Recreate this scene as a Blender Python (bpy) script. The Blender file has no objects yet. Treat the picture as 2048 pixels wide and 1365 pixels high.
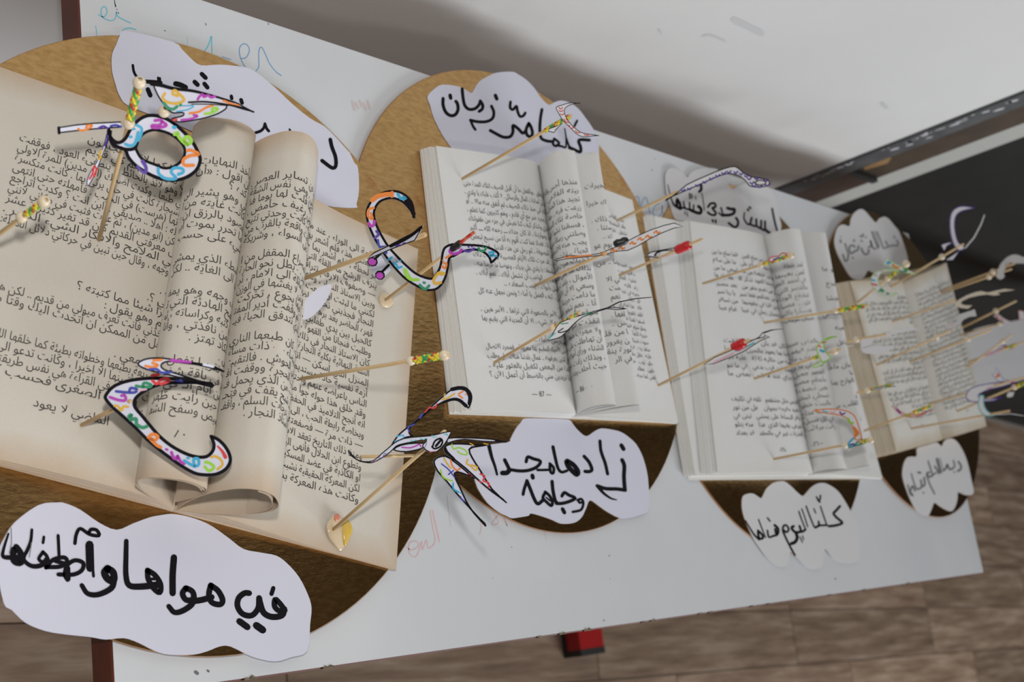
import bpy, math, random
from mathutils import Vector, Matrix, geometry

random.seed(7)
sc = bpy.context.scene
COL = sc.collection
TZ = 0.75                      # height of the table top above the floor

# ------------------------------------------------------------------ camera
RIGHT = Vector((0.6858918, -0.1307232, 0.7158658))
UP = Vector((-0.0827329, 0.9633465, 0.2551840))
FWD = Vector((0.7229853, 0.2342543, -0.6499363))
CAM = Vector((-0.3711180, 0.0078039, TZ + 0.6898048))
FPX = 2390.364
cd = bpy.data.cameras.new('camera')
cam = bpy.data.objects.new('camera', cd)
COL.objects.link(cam)
cam.matrix_world = Matrix(((RIGHT.x, UP.x, -FWD.x, CAM.x), (RIGHT.y, UP.y, -FWD.y, CAM.y),
                           (RIGHT.z, UP.z, -FWD.z, CAM.z), (0, 0, 0, 1)))
cd.sensor_fit = 'HORIZONTAL'
cd.sensor_width = 36
cd.lens = FPX / 2048 * 36
cd.clip_start = 0.02
cd.dof.use_dof = True
cd.dof.focus_distance = 0.83
cd.dof.aperture_fstop = 9.5
sc.camera = cam

# ------------------------------------------------------------------ light and exposure
sc.view_settings.view_transform = 'Standard'
sc.view_settings.look = 'None'
sc.view_settings.exposure = 0.0
sc.view_settings.gamma = 1.0
sc.view_settings.use_curve_mapping = False
wd = bpy.data.worlds.new('world')
sc.world = wd
wd.use_nodes = True
wd.node_tree.nodes['Background'].inputs[0].default_value = (0.80, 0.88, 1.0, 1)
wd.node_tree.nodes['Background'].inputs[1].default_value = 0.06


def area_light(name, loc, target, sx, sy, power, color):
    l = bpy.data.lights.new(name, 'AREA')
    l.shape = 'RECTANGLE'
    l.size = sx
    l.size_y = sy
    l.energy = power
    l.color = color
    o = bpy.data.objects.new(name, l)
    COL.objects.link(o)
    o.location = loc
    o.rotation_euler = (Vector(target) - Vector(loc)).to_track_quat('-Z', 'Y').to_euler()
    return o


# the camera's own flash, a little above the lens
FL = CAM + UP * 0.085 + FWD * 0.02
area_light('camera_flash', FL, FL + FWD, 0.030, 0.018, 2.9, (1.0, 0.965, 0.92))
# daylight through the windows across the room
area_light('window_daylight', (3.3, -3.6, 2.2), (1.4, 0.5, 1.0), 3.0, 1.3, 172, (0.93, 0.965, 1.0))


# added fill light overhead, no visible source, brightens the level surfaces
area_light('added_overhead_fill', (0.5, -1.5, 2.85), (0.5, -1.5, 0.0), 1.2, 0.3, 9, (1.0, 0.98, 0.95))


# ------------------------------------------------------------------ projection helpers
def ray(u, v):
    return (RIGHT * ((u - 1024) / FPX) - UP * ((v - 682.5) / FPX) + FWD)


def P(u, v, h=0.0):            # point seen at (u,v) lying h above the table top
    r = ray(u, v)
    return CAM + r * ((TZ + h - CAM.z) / r.z)


def ON(u, v, p0, n):           # point seen at (u,v) on the plane through p0 with normal n
    r = ray(u, v)
    return CAM + r * ((p0 - CAM).dot(n) / r.dot(n))


def near_line(u, v, a, d):     # point of the line a + t d that is closest to the sight line of (u,v)
    r = ray(u, v).normalized()
    w = a - CAM
    b = d.dot(r)
    t = (b * r.dot(w) - d.dot(w)) / (d.dot(d) - b * b)
    return a + d * t, t


def on_ray_near(u, v, a, d):   # point on the sight line of (u,v) that is closest to line a + t d
    p, t = near_line(u, v, a, d)
    r = ray(u, v).normalized()
    return CAM + r * (p - CAM).dot(r)


def Z(ox, oy, s, pts):         # measured in an enlarged detail whose corner is (ox,oy) and scale s
    return [(ox + x / s, oy + y / s) for x, y in pts]


# ------------------------------------------------------------------ materials
def new_mat(name):
    m = bpy.data.materials.new(name)
    m.use_nodes = True
    return m, m.node_tree.nodes, m.node_tree.links, m.node_tree.nodes['Principled BSDF']


def flat(name, col, rough=0.6, metal=0.0, spec=0.5, sub=0.0):
    m, N, L, b = new_mat(name)
    b.inputs['Base Color'].default_value = (*col, 1)
    b.inputs['Roughness'].default_value = rough
    b.inputs['Metallic'].default_value = metal
    b.inputs['Specular IOR Level'].default_value = spec
    return m


def noisy(name, c1, c2, scale, rough=0.6, stretch=(1, 1, 1), bump=0.0, detail=6, metal=0.0, spec=0.5, bscale=None, lo=0.35, hi=0.65):
    m, N, L, b = new_mat(name)
    tc = N.new('ShaderNodeTexCoord')
    mp = N.new('ShaderNodeMapping')
    mp.inputs['Scale'].default_value = stretch
    L.new(tc.outputs['Object'], mp.inputs['Vector'])
    nz = N.new('ShaderNodeTexNoise')
    nz.inputs['Scale'].default_value = scale
    nz.inputs['Detail'].default_value = detail
    L.new(mp.outputs[0], nz.inputs['Vector'])
    cr = N.new('ShaderNodeValToRGB')
    cr.color_ramp.elements[0].position = lo
    cr.color_ramp.elements[1].position = hi
    cr.color_ramp.elements[0].color = (*c1, 1)
    cr.color_ramp.elements[1].color = (*c2, 1)
    L.new(nz.outputs['Fac'], cr.inputs['Fac'])
    L.new(cr.outputs['Color'], b.inputs['Base Color'])
    b.inputs['Roughness'].default_value = rough
    b.inputs['Metallic'].default_value = metal
    b.inputs['Specular IOR Level'].default_value = spec
    if bump:
        n2 = nz
        if bscale:
            n2 = N.new('ShaderNodeTexNoise')
            n2.inputs['Scale'].default_value = bscale
            n2.inputs['Detail'].default_value = 4
            L.new(mp.outputs[0], n2.inputs['Vector'])
        bp = N.new('ShaderNodeBump')
        bp.inputs['Strength'].default_value = bump
        bp.inputs['Distance'].default_value = 0.001
        L.new(n2.outputs['Fac'], bp.inputs['Height'])
        L.new(bp.outputs[0], b.inputs['Normal'])
    return m


def paper_mat(name, col, edge, amount):
    """page paper, browned from age along its edges (UV runs over the leaf)"""
    m, N, L, b = new_mat(name)
    uv = N.new('ShaderNodeUVMap')
    sp = N.new('ShaderNodeSeparateXYZ')
    L.new(uv.outputs[0], sp.inputs[0])

    def math_(op, a, b_=None):
        n = N.new('ShaderNodeMath')
        n.operation = op
        for i, q in enumerate((a, b_)):
            if q is None:
                continue
            if isinstance(q, (int, float)):
                n.inputs[i].default_value = q
            else:
                L.new(q, n.inputs[i])
        return n.outputs[0]
    fx = math_('SUBTRACT', 1.0, sp.outputs[0])
    fy = math_('MINIMUM', sp.outputs[1], math_('SUBTRACT', 1.0, sp.outputs[1]))
    d = math_('MINIMUM', fx, math_('MULTIPLY', fy, 1.3))
    nz = N.new('ShaderNodeTexNoise')
    nz.inputs['Scale'].default_value = 5
    nz.inputs['Detail'].default_value = 5
    L.new(uv.outputs[0], nz.inputs['Vector'])
    d2 = math_('ADD', d, math_('MULTIPLY', math_('SUBTRACT', nz.outputs['Fac'], 0.5), 0.12))
    mr = N.new('ShaderNodeMapRange')
    mr.inputs['From Min'].default_value = 0.0
    mr.inputs['From Max'].default_value = 0.10
    mr.inputs['To Min'].default_value = amount
    mr.inputs['To Max'].default_value = 0.0
    L.new(d2, mr.inputs['Value'])
    mx = N.new('ShaderNodeMixRGB')
    mx.inputs[1].default_value = (*col, 1)
    mx.inputs[2].default_value = (*edge, 1)
    L.new(mr.outputs[0], mx.inputs[0])
    # fine fibres
    tc = N.new('ShaderNodeTexCoord')
    n3 = N.new('ShaderNodeTexNoise')
    n3.inputs['Scale'].default_value = 900
    L.new(tc.outputs['Object'], n3.inputs['Vector'])
    m2 = N.new('ShaderNodeMixRGB')
    m2.blend_type = 'MULTIPLY'
    m2.inputs[0].default_value = 0.10
    L.new(mx.outputs[0], m2.inputs[1])
    L.new(n3.outputs['Fac'], m2.inputs[2])
    L.new(m2.outputs[0], b.inputs['Base Color'])
    b.inputs['Roughness'].default_value = 0.8
    b.inputs['Specular IOR Level'].default_value = 0.2
    return m


def gold_mat(name):
    m, N, L, b = new_mat(name)
    tc = N.new('ShaderNodeTexCoord')
    mp = N.new('ShaderNodeMapping')
    mp.inputs['Scale'].default_value = (1.0, 2.6, 1.0)
    mp.inputs['Rotation'].default_value = (0, 0, 0.5)
    L.new(tc.outputs['Object'], mp.inputs['Vector'])
    nf = N.new('ShaderNodeTexNoise')
    nf.inputs['Scale'].default_value = 130
    nf.inputs['Detail'].default_value = 8
    nf.inputs['Roughness'].default_value = 0.65
    L.new(mp.outputs[0], nf.inputs['Vector'])
    nl = N.new('ShaderNodeTexNoise')
    nl.inputs['Scale'].default_value = 9
    nl.inputs['Detail'].default_value = 3
    L.new(tc.outputs['Object'], nl.inputs['Vector'])
    b1 = N.new('ShaderNodeBump')
    b1.inputs['Strength'].default_value = 0.30
    b1.inputs['Distance'].default_value = 0.0012
    L.new(nf.outputs['Fac'], b1.inputs['Height'])
    b2 = N.new('ShaderNodeBump')
    b2.inputs['Strength'].default_value = 0.16
    b2.inputs['Distance'].default_value = 0.006
    L.new(nl.outputs['Fac'], b2.inputs['Height'])
    L.new(b1.outputs[0], b2.inputs['Normal'])
    L.new(b2.outputs[0], b.inputs['Normal'])
    cr = N.new('ShaderNodeValToRGB')
    cr.color_ramp.elements[0].position = 0.3
    cr.color_ramp.elements[1].position = 0.62
    cr.color_ramp.elements[0].color = (0.42, 0.25, 0.095, 1)
    cr.color_ramp.elements[1].color = (0.60, 0.375, 0.155, 1)
    L.new(nf.outputs['Fac'], cr.inputs['Fac'])
    nt = N.new('ShaderNodeTexNoise')       # reddish room reflections painted into the foil colour in patches
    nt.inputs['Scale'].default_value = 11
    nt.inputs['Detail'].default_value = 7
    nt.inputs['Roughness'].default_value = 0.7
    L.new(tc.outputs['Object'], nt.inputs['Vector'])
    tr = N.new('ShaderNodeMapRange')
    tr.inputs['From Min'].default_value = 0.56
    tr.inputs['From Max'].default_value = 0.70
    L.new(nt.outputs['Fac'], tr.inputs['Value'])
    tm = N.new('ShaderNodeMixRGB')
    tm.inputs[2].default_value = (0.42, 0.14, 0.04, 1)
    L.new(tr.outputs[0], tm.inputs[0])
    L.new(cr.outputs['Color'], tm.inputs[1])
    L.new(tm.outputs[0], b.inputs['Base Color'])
    b.inputs['Metallic'].default_value = 1.0
    b.inputs['Roughness'].default_value = 0.10
    return m


def plank_mat(name):
    m, N, L, b = new_mat(name)
    tc = N.new('ShaderNodeTexCoord')
    oi = N.new('ShaderNodeObjectInfo')
    mp = N.new('ShaderNodeMapping')
    mp.inputs['Scale'].default_value = (1.4, 12, 1)
    L.new(tc.outputs['Object'], mp.inputs['Vector'])
    off = N.new('ShaderNodeVectorMath')
    off.operation = 'MULTIPLY_ADD'
    cmb = N.new('ShaderNodeCombineXYZ')
    for i in range(3):
        L.new(oi.outputs['Random'], cmb.inputs[i])
    L.new(cmb.outputs[0], off.inputs[0])
    off.inputs[1].default_value = (37, 61, 11)
    L.new(mp.outputs[0], off.inputs[2])
    nz = N.new('ShaderNodeTexNoise')
    nz.inputs['Scale'].default_value = 4
    nz.inputs['Detail'].default_value = 9
    nz.inputs['Roughness'].default_value = 0.6
    L.new(off.outputs[0], nz.inputs['Vector'])
    cr = N.new('ShaderNodeValToRGB')
    e = cr.color_ramp.elements
    e[0].position = 0.30
    e[0].color = (0.15, 0.092, 0.060, 1)
    e[1].position = 0.72
    e[1].color = (0.44, 0.335, 0.25, 1)
    x = e.new(0.5)
    x.color = (0.265, 0.180, 0.122, 1)
    L.new(nz.outputs['Fac'], cr.inputs['Fac'])
    hs = N.new('ShaderNodeHueSaturation')
    mr = N.new('ShaderNodeMapRange')
    mr.inputs['To Min'].default_value = 0.70
    mr.inputs['To Max'].default_value = 1.25
    L.new(oi.outputs['Random'], mr.inputs['Value'])
    L.new(mr.outputs[0], hs.inputs['Value'])
    L.new(cr.outputs[0], hs.inputs['Color'])
    L.new(hs.outputs[0], b.inputs['Base Color'])
    b.inputs['Roughness'].default_value = 0.55
    return m


M_WALL = noisy('wall_paint', (0.66, 0.655, 0.65), (0.70, 0.695, 0.69), 3, 0.7, bump=0.15, bscale=180)
M_LAM = noisy('white_laminate', (0.665, 0.69, 0.72), (0.715, 0.735, 0.76), 6, 0.42, spec=0.4)
M_EDGE = noisy('red_brown_edge', (0.10, 0.020, 0.010), (0.14, 0.032, 0.016), 30, 0.32)
M_CHIP = noisy('bare_chipboard', (0.10, 0.075, 0.05), (0.26, 0.21, 0.15), 300, 0.9)
M_RED = flat('red_painted_steel', (0.40, 0.012, 0.014), 0.4)
M_RUB = flat('black_rubber', (0.02, 0.02, 0.02), 0.6)
M_PLANK = plank_mat('wood_look_plank')
M_SCUFF = flat('wall_scuff', (0.60, 0.60, 0.61), 0.5)
M_GROUT = flat('floor_joint', (0.36, 0.31, 0.26), 0.85)
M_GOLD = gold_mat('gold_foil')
M_BOARD = flat('brown_card_edge', (0.36, 0.17, 0.06), 0.7)
M_OLD = paper_mat('old_paper', (0.70, 0.655, 0.575), (0.58, 0.40, 0.25), 0.6)
M_NEW = paper_mat('white_paper', (0.83, 0.835, 0.83), (0.80, 0.785, 0.73), 0.4)
M_CREAM = paper_mat('cream_paper', (0.82, 0.80, 0.745), (0.62, 0.50, 0.33), 0.7)
M_CARD = flat('white_card', (0.70, 0.71, 0.83), 0.7, spec=0.2)
M_CARDW2 = flat('grey_white_card', (0.72, 0.715, 0.73), 0.65, spec=0.3)
M_CREAMCARD = flat('cream_card', (0.74, 0.66, 0.54), 0.6)
M_CARDN = flat('plain_white_card', (0.80, 0.80, 0.83), 0.7, spec=0.2)
M_CARDG = flat('pale_grey_card', (0.66, 0.65, 0.66), 0.7, spec=0.3)
M_INK = flat('black_marker', (0.006, 0.005, 0.008), 0.75, spec=0.15)
M_PRINT = flat('printing_ink', (0.030, 0.026, 0.024), 0.7)
M_PRINTG = flat('grey_printing_ink', (0.07, 0.075, 0.08), 0.7)
M_STICK = noisy('bamboo', (0.60, 0.40, 0.19), (0.76, 0.56, 0.31), 60, 0.5, stretch=(1, 1, 0.1))
M_BEAD = noisy('pale_wood_bead', (0.76, 0.62, 0.43), (0.84, 0.73, 0.56), 90, 0.28)
M_COVER = noisy('orange_brown_cover', (0.33, 0.13, 0.03), (0.50, 0.235, 0.075), 40, 0.55, stretch=(1, 6, 1))
M_COVERW = flat('white_cover', (0.74, 0.73, 0.70), 0.5)
M_YEL = flat('yellow_cord', (0.80, 0.66, 0.03), 0.35)
M_GRN = flat('green_cord', (0.03, 0.40, 0.10), 0.35)
M_CRED = flat('red_cord', (0.62, 0.03, 0.02), 0.35)
M_TAPE_R = flat('red_tape', (0.62, 0.012, 0.015), 0.3)
M_TAPE_K = flat('black_tape', (0.012, 0.012, 0.013), 0.35)
M_DARK = noisy('charcoal_door_paint', (0.0075, 0.0075, 0.0068), (0.011, 0.011, 0.0102), 12, 0.6, spec=0.25)
M_STRIP = flat('pale_grey_strip', (0.44, 0.445, 0.42), 0.5)
M_TRIM = noisy('dark_trim_paint', (0.060, 0.063, 0.070), (0.090, 0.094, 0.10), 40, 0.5)
M_FLAKE = flat('white_paint_flake', (0.50, 0.51, 0.53), 0.7)
M_BROWN = noisy('brown_board', (0.045, 0.028, 0.017), (0.070, 0.048, 0.030), 20, 0.5)
M_OCHRE = flat('ochre_paper', (0.30, 0.17, 0.06), 0.7)
M_GLUE = noisy('hot_glue', (0.70, 0.55, 0.36), (0.78, 0.64, 0.44), 120, 0.18)
M_GLUEY = flat('yellow_glue', (0.76, 0.52, 0.10), 0.2)
M_GLUER = flat('red_glue_stain', (0.70, 0.25, 0.17), 0.3)
INKS = {'o': flat('orange_marker', (0.83, 0.23, 0.02), 0.5), 'r': flat('red_marker', (0.68, 0.035, 0.04), 0.5),
        'b': flat('sky_blue_marker', (0.03, 0.40, 0.66), 0.5), 'g': flat('lime_marker', (0.32, 0.66, 0.04), 0.5),
        'd': flat('green_marker', (0.01, 0.26, 0.12), 0.5), 'p': flat('magenta_marker', (0.46, 0.03, 0.46), 0.5),
        'v': flat('violet_marker', (0.085, 0.03, 0.34), 0.5), 'y': flat('ochre_marker', (0.72, 0.43, 0.03), 0.5),
        'n': flat('navy_marker', (0.03, 0.045, 0.38), 0.5), 't': flat('turquoise_marker', (0.10, 0.52, 0.60), 0.5),
        'k': M_INK, 'l': flat('pale_pink_marker', (0.76, 0.46, 0.55), 0.6), 'u': flat('blue_scribble', (0.10, 0.33, 0.62), 0.6),
        'c': flat('cyan_scribble', (0.16, 0.58, 0.72), 0.6), 's': flat('pink_smear', (0.72, 0.50, 0.52), 0.8),
        'e': flat('grey_pencil', (0.16, 0.17, 0.18), 0.7), 'w': M_CARD, 'f': flat('faint_pink', (0.66, 0.58, 0.58), 0.8)}


# ------------------------------------------------------------------ object helpers
def root_loc(o):
    v = Vector((0, 0, 0))
    while o:
        v += Vector(o.location)
        o = o.parent
    return v


def thing(name, label, cat, loc, group=None):
    o = bpy.data.objects.new(name, None)
    COL.objects.link(o)
    o.location = loc
    o.empty_display_size = 0.02
    o['label'] = label
    o['category'] = cat
    if group:
        o['group'] = group
    return o


def mesh_obj(name, V, Fs, mats, parent=None, smooth=False, kind=None, label=None, mi=None, uv=None):
    off = root_loc(parent)
    me = bpy.data.meshes.new(name)
    me.from_pydata([tuple(Vector(v) - off) for v in V], [], Fs)
    for m in (mats if isinstance(mats, (list, tuple)) else [mats]):
        me.materials.append(m)
    if mi:
        me.polygons.foreach_set('material_index', mi)
    if smooth:
        me.polygons.foreach_set('use_smooth', [True] * len(me.polygons))
    if uv:
        ul = me.uv_layers.new(name='UVMap')
        for lp in me.loops:
            ul.data[lp.index].uv = uv[lp.vertex_index]
    me.update()
    o = bpy.data.objects.new(name, me)
    COL.objects.link(o)
    o.parent = parent
    if kind:
        o['kind'] = kind
    if label:
        o['label'] = label
    return o


class Buf:
    def __init__(s):
        s.V, s.F, s.M = [], [], []

    def add(s, V, F, m=0):
        k = len(s.V)
        s.V += [Vector(v) for v in V]
        s.F += [tuple(i + k for i in f) for f in F]
        s.M += [m] * len(F)

    def box(s, lo, hi, m=0, rot=None, piv=None):
        x0, y0, z0 = lo
        x1, y1, z1 = hi
        V = [Vector(v) for v in ((x0, y0, z0), (x1, y0, z0), (x1, y1, z0), (x0, y1, z0), (x0, y0, z1), (x1, y0, z1), (x1, y1, z1), (x0, y1, z1))]
        if rot is not None:
            R = Matrix.Rotation(rot, 3, 'Z')
            p = Vector(piv)
            V = [R @ (v - p) + p for v in V]
        s.add(V, [(0, 3, 2, 1), (4, 5, 6, 7), (0, 1, 5, 4), (1, 2, 6, 5), (2, 3, 7, 6), (3, 0, 4, 7)], m)

    def tube(s, pts, r, n=8, m=0, cap=True):
        rings = []
        pts = [Vector(p) for p in pts]
        for i, p in enumerate(pts):
            d = (pts[min(i + 1, len(pts) - 1)] - pts[max(i - 1, 0)]).normalized()
            a = d.cross(Vector((0.3, 0.2, 0.93))).normalized()
            b = d.cross(a)
            rr = r[i] if isinstance(r, (list, tuple)) else r
            rings.append([p + (a * math.cos(k * 2 * math.pi / n) + b * math.sin(k * 2 * math.pi / n)) * rr for k in range(n)])
        V = [v for q in rings for v in q]
        F = []
        for i in range(len(rings) - 1):
            for k in range(n):
                F.append((i * n + k, i * n + (k + 1) % n, (i + 1) * n + (k + 1) % n, (i + 1) * n + k))
        if cap:
            F.append(tuple(range(n - 1, -1, -1)))
            F.append(tuple((len(rings) - 1) * n + k for k in range(n)))
        s.add(V, F, m)

    def obj(s, name, mats, parent=None, smooth=False, **k):
        return mesh_obj(name, s.V, s.F, mats, parent, smooth, mi=s.M, **k)


def smooth_closed(pts, n=4):
    """Catmull-Rom through a closed loop of 2D points"""
    out = []
    N = len(pts)
    for i in range(N):
        p0, p1, p2, p3 = (Vector(pts[(i + k - 1) % N]) for k in range(4))
        for j in range(n):
            t = j / n
            out.append(tuple(0.5 * ((2 * p1) + (p2 - p0) * t + (2 * p0 - 5 * p1 + 4 * p2 - p3) * t * t + (3 * p1 - p0 - 3 * p2 + p3) * t ** 3)))
    return out


def smooth_open(pts, n=4):
    pts = [Vector(p) for p in pts]
    if len(pts) < 3:
        return [tuple(p) for p in pts]
    out = []
    N = len(pts)
    for i in range(N - 1):
        p0 = pts[i - 1] if i else pts[0] * 2 - pts[1]
        p1, p2 = pts[i], pts[i + 1]
        p3 = pts[i + 2] if i + 2 < N else pts[-1] * 2 - pts[-2]
        for j in range(n):
            t = j / n
            out.append(tuple(0.5 * ((2 * p1) + (p2 - p0) * t + (2 * p0 - 5 * p1 + 4 * p2 - p3) * t * t + (3 * p1 - p0 - 3 * p2 + p3) * t ** 3)))
    out.append(tuple(pts[-1]))
    return out


def card(name, loops, mapf, nrm, th, mat, parent, label=None):
    """a cut-out of paper: 2D outline (and holes) mapped onto its own plane, with thickness"""
    P3 = [[mapf(*p) for p in lp] for lp in loops]
    tris = geometry.tessellate_polygon(P3)
    flatv = [v for lp in P3 for v in lp]
    n = len(flatv)
    V = flatv + [v - nrm * th for v in flatv]
    F = []
    for t in tris:
        a, b, c = (flatv[i] for i in t)
        q = tuple(t) if (b - a).cross(c - a).dot(nrm) > 0 else tuple(reversed(t))
        F.append(q)
        F.append(tuple(i + n for i in reversed(q)))
    k = 0
    for lp in P3:
        m = len(lp)
        for i in range(m):
            a, b = k + i, k + (i + 1) % m
            F.append((a, b, b + n, a + n))
        k += m
    return mesh_obj(name, V, F, mat, parent, label=label)


def stroke2d(pts, w, sm=4):
    """a marker stroke as 2D ribbon with rounded ends: returns verts, faces"""
    pts = smooth_open(pts, sm) if sm > 1 else [tuple(p) for p in pts]
    pp = [Vector(p) for p in pts]
    n = len(pp)
    V, F = [], []
    for i in range(n):
        d = pp[min(i + 1, n - 1)] - pp[max(i - 1, 0)]
        if d.length < 1e-9:
            d = Vector((1, 0))
        d.normalize()
        q = Vector((-d.y, d.x))
        ww = w if not isinstance(w, (list, tuple)) else w[0] + (w[1] - w[0]) * i / max(1, n - 1)
        V += [pp[i] + q * ww / 2, pp[i] - q * ww / 2]
    for i in range(n - 1):
        F.append((2 * i, 2 * i + 1, 2 * i + 3, 2 * i + 2))
    for e, s in ((0, -1), (n - 1, 1)):   # rounded ends
        d = (pp[1] - pp[0]) if e == 0 else (pp[-1] - pp[-2])
        if d.length < 1e-9:
            continue
        d = d.normalized() * s
        q = Vector((-d.y, d.x))
        ww = w if not isinstance(w, (list, tuple)) else (w[0] if e == 0 else w[1])
        k = len(V)
        V += [pp[e] + (q * math.cos(a) + d * math.sin(a)) * ww / 2 for a in (0, 0.785, 1.571, 2.356, 3.1416)]
        F.append((k, k + 1, k + 2, k + 3, k + 4))
    return V, F


def ink(name, strokes, mapf, nrm, lift, parent, mat=None, sm=4):
    """drawn marks: strokes = [(points, width, ink key)] in the picture's frame, laid on their own plane"""
    by = Buf()
    keys = []
    for k, s in enumerate(strokes):
        pts, w = s[0], s[1]
        key = s[2] if len(s) > 2 else 'k'
        if key not in keys:
            keys.append(key)
        V, F = stroke2d(pts, w, sm)
        V3 = [mapf(v.x, v.y) + nrm * (lift + 0.000004 * k) for v in V]
        G = []
        for f in F:
            a, b, c = V3[f[0]], V3[f[1]], V3[f[2]]
            G.append(f if (b - a).cross(c - a).dot(nrm) > 0 else tuple(reversed(f)))
        by.add(V3, G, keys.index(key))
    return by.obj(name, [INKS[k] for k in keys], parent)


# ------------------------------------------------------------------ Arabic print
FORMS = {}
_c = 0xFE80
for ch, k in [('ء', 1), ('آ', 2), ('أ', 2), ('ؤ', 2), ('إ', 2), ('ئ', 4), ('ا', 2), ('ب', 4), ('ة', 2), ('ت', 4), ('ث', 4), ('ج', 4), ('ح', 4),
              ('خ', 4), ('د', 2), ('ذ', 2), ('ر', 2), ('ز', 2), ('س', 4), ('ش', 4), ('ص', 4), ('ض', 4), ('ط', 4), ('ظ', 4), ('ع', 4), ('غ', 4),
              ('ف', 4), ('ق', 4), ('ك', 4), ('ل', 4), ('م', 4), ('ن', 4), ('ه', 4), ('و', 2), ('ى', 2), ('ي', 4)]:
    FORMS[ch] = (_c, k)
    _c += k
LAMALEF = {'آ': 0xFEF5, 'أ': 0xFEF7, 'إ': 0xFEF9, 'ا': 0xFEFB}


def shape(s):
    """joined letter forms in visual (left to right) order"""
    out = []
    i = 0
    prev = False               # does the previous letter join to this one
    while i < len(s):
        ch = s[i]
        if ch == 'ـ':
            out.append(ch)
            prev = True
        elif ch in FORMS:
            if ch == 'ل' and i + 1 < len(s) and s[i + 1] in LAMALEF:
                out.append(chr(LAMALEF[s[i + 1]] + (1 if prev else 0)))
                prev = False
                i += 2
                continue
            base, k = FORMS[ch]
            nxt = i + 1 < len(s) and (s[i + 1] == 'ـ' or (s[i + 1] in FORMS and s[i + 1] != 'ء'))
            if k == 4:
                f = (3 if nxt else 1) if prev else (2 if nxt else 0)
                prev = nxt
            elif k == 2:
                f = 1 if prev else 0
                prev = False
            else:
                f = 0
                prev = False
            out.append(chr(base + f))
        else:
            out.append({'(': ')', ')': '(', '«': '»', '»': '«'}.get(ch, ch))
            prev = False
        i += 1
    v = ''.join(reversed(out))
    res, run = '', ''
    for ch in v:               # numbers keep their own order
        if ch.isdigit():
            run = ch + run
        else:
            res += run + ch
            run = ''
    return res + run


_tc = bpy.data.curves.new('type_setting', 'FONT')
_to = bpy.data.objects.new('type_setting', _tc)
COL.objects.link(_to)
_cache = {}


def type_mesh(txt, res=2, offset=0.0):
    key = (txt, res, offset)
    if key not in _cache:
        _tc.body = txt
        _tc.resolution_u = res
        _tc.offset = offset
        bpy.context.view_layer.update()
        e = _to.evaluated_get(bpy.context.evaluated_depsgraph_get())
        me = e.to_mesh()
        _cache[key] = ([(v.co.x, v.co.y) for v in me.vertices], [tuple(p.vertices) for p in me.polygons])
        e.to_mesh_clear()
    return _cache[key]


# ------------------------------------------------------------------ curved leaves
class Leaf:
    """a curved sheet: profile points at the tail and at the head of the book, ruled between them"""

    def __init__(s, A, B, sm=5):
        s.A = [Vector(p) for p in smooth_open(A, sm)]
        s.B = [Vector(p) for p in smooth_open(B, sm)]
        s.S = [0.0]
        for i in range(1, len(s.A)):
            s.S.append(s.S[-1] + 0.5 * ((s.A[i] - s.A[i - 1]).length + (s.B[i] - s.B[i - 1]).length))
        s.W = s.S[-1]
        s.L = 0.5 * ((s.B[0] - s.A[0]).length + (s.B[-1] - s.A[-1]).length)

    def nrm(s, i, t):
        a = s.A[min(i + 1, len(s.A) - 1)].lerp(s.B[min(i + 1, len(s.A) - 1)], t) - s.A[max(i - 1, 0)].lerp(s.B[max(i - 1, 0)], t)
        return a.cross(s.B[i] - s.A[i]).normalized()

    def at(s, x, t, lift=0.0):
        x = max(0.0, min(s.W - 1e-6, x))
        lo = 0
        hi = len(s.S) - 1
        while hi - lo > 1:
            m = (lo + hi) // 2
            if s.S[m] <= x:
                lo = m
            else:
                hi = m
        f = (x - s.S[lo]) / (s.S[hi] - s.S[lo])
        p = s.A[lo].lerp(s.A[hi], f).lerp(s.B[lo].lerp(s.B[hi], f), t)
        n = s.nrm(lo, t).lerp(s.nrm(hi, t), f)
        return p + n * lift

    def build(s, name, mat, parent, th=0.0003, outer_first=False, label=None, rows=2):
        n = len(s.A)
        V, F, UV = [], [], []
        for side in (0, 1):
            for r in range(rows):
                t = r / (rows - 1)
                for i in range(n):
                    V.append(s.A[i].lerp(s.B[i], t) - s.nrm(i, t) * (th * side))
                    u = s.S[i] / s.W
                    UV.append((1 - u if outer_first else u, t))
        k = n * rows
        for r in range(rows - 1):
            for i in range(n - 1):
                a = r * n + i
                F.append((a, a + 1, a + n + 1, a + n))
                F.append((k + a, k + a + n, k + a + n + 1, k + a + 1))
        for i in range(n - 1):
            F.append((i, k + i, k + i + 1, i + 1))
            a = (rows - 1) * n + i
            F.append((a, a + 1, k + a + 1, k + a))
        for r in range(rows - 1):
            a = r * n
            F.append((a, a + n, k + a + n, k + a))
            a = r * n + n - 1
            F.append((a, k + a, k + a + n, a + n))
        o = mesh_obj(name, V, F, mat, parent, True, uv=UV, label=label)
        sharp(o)
        return o


def sharp(o, ang=0.7):
    me = o.data
    try:
        me.set_sharp_from_angle(angle=ang)
    except Exception:
        pass


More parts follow.
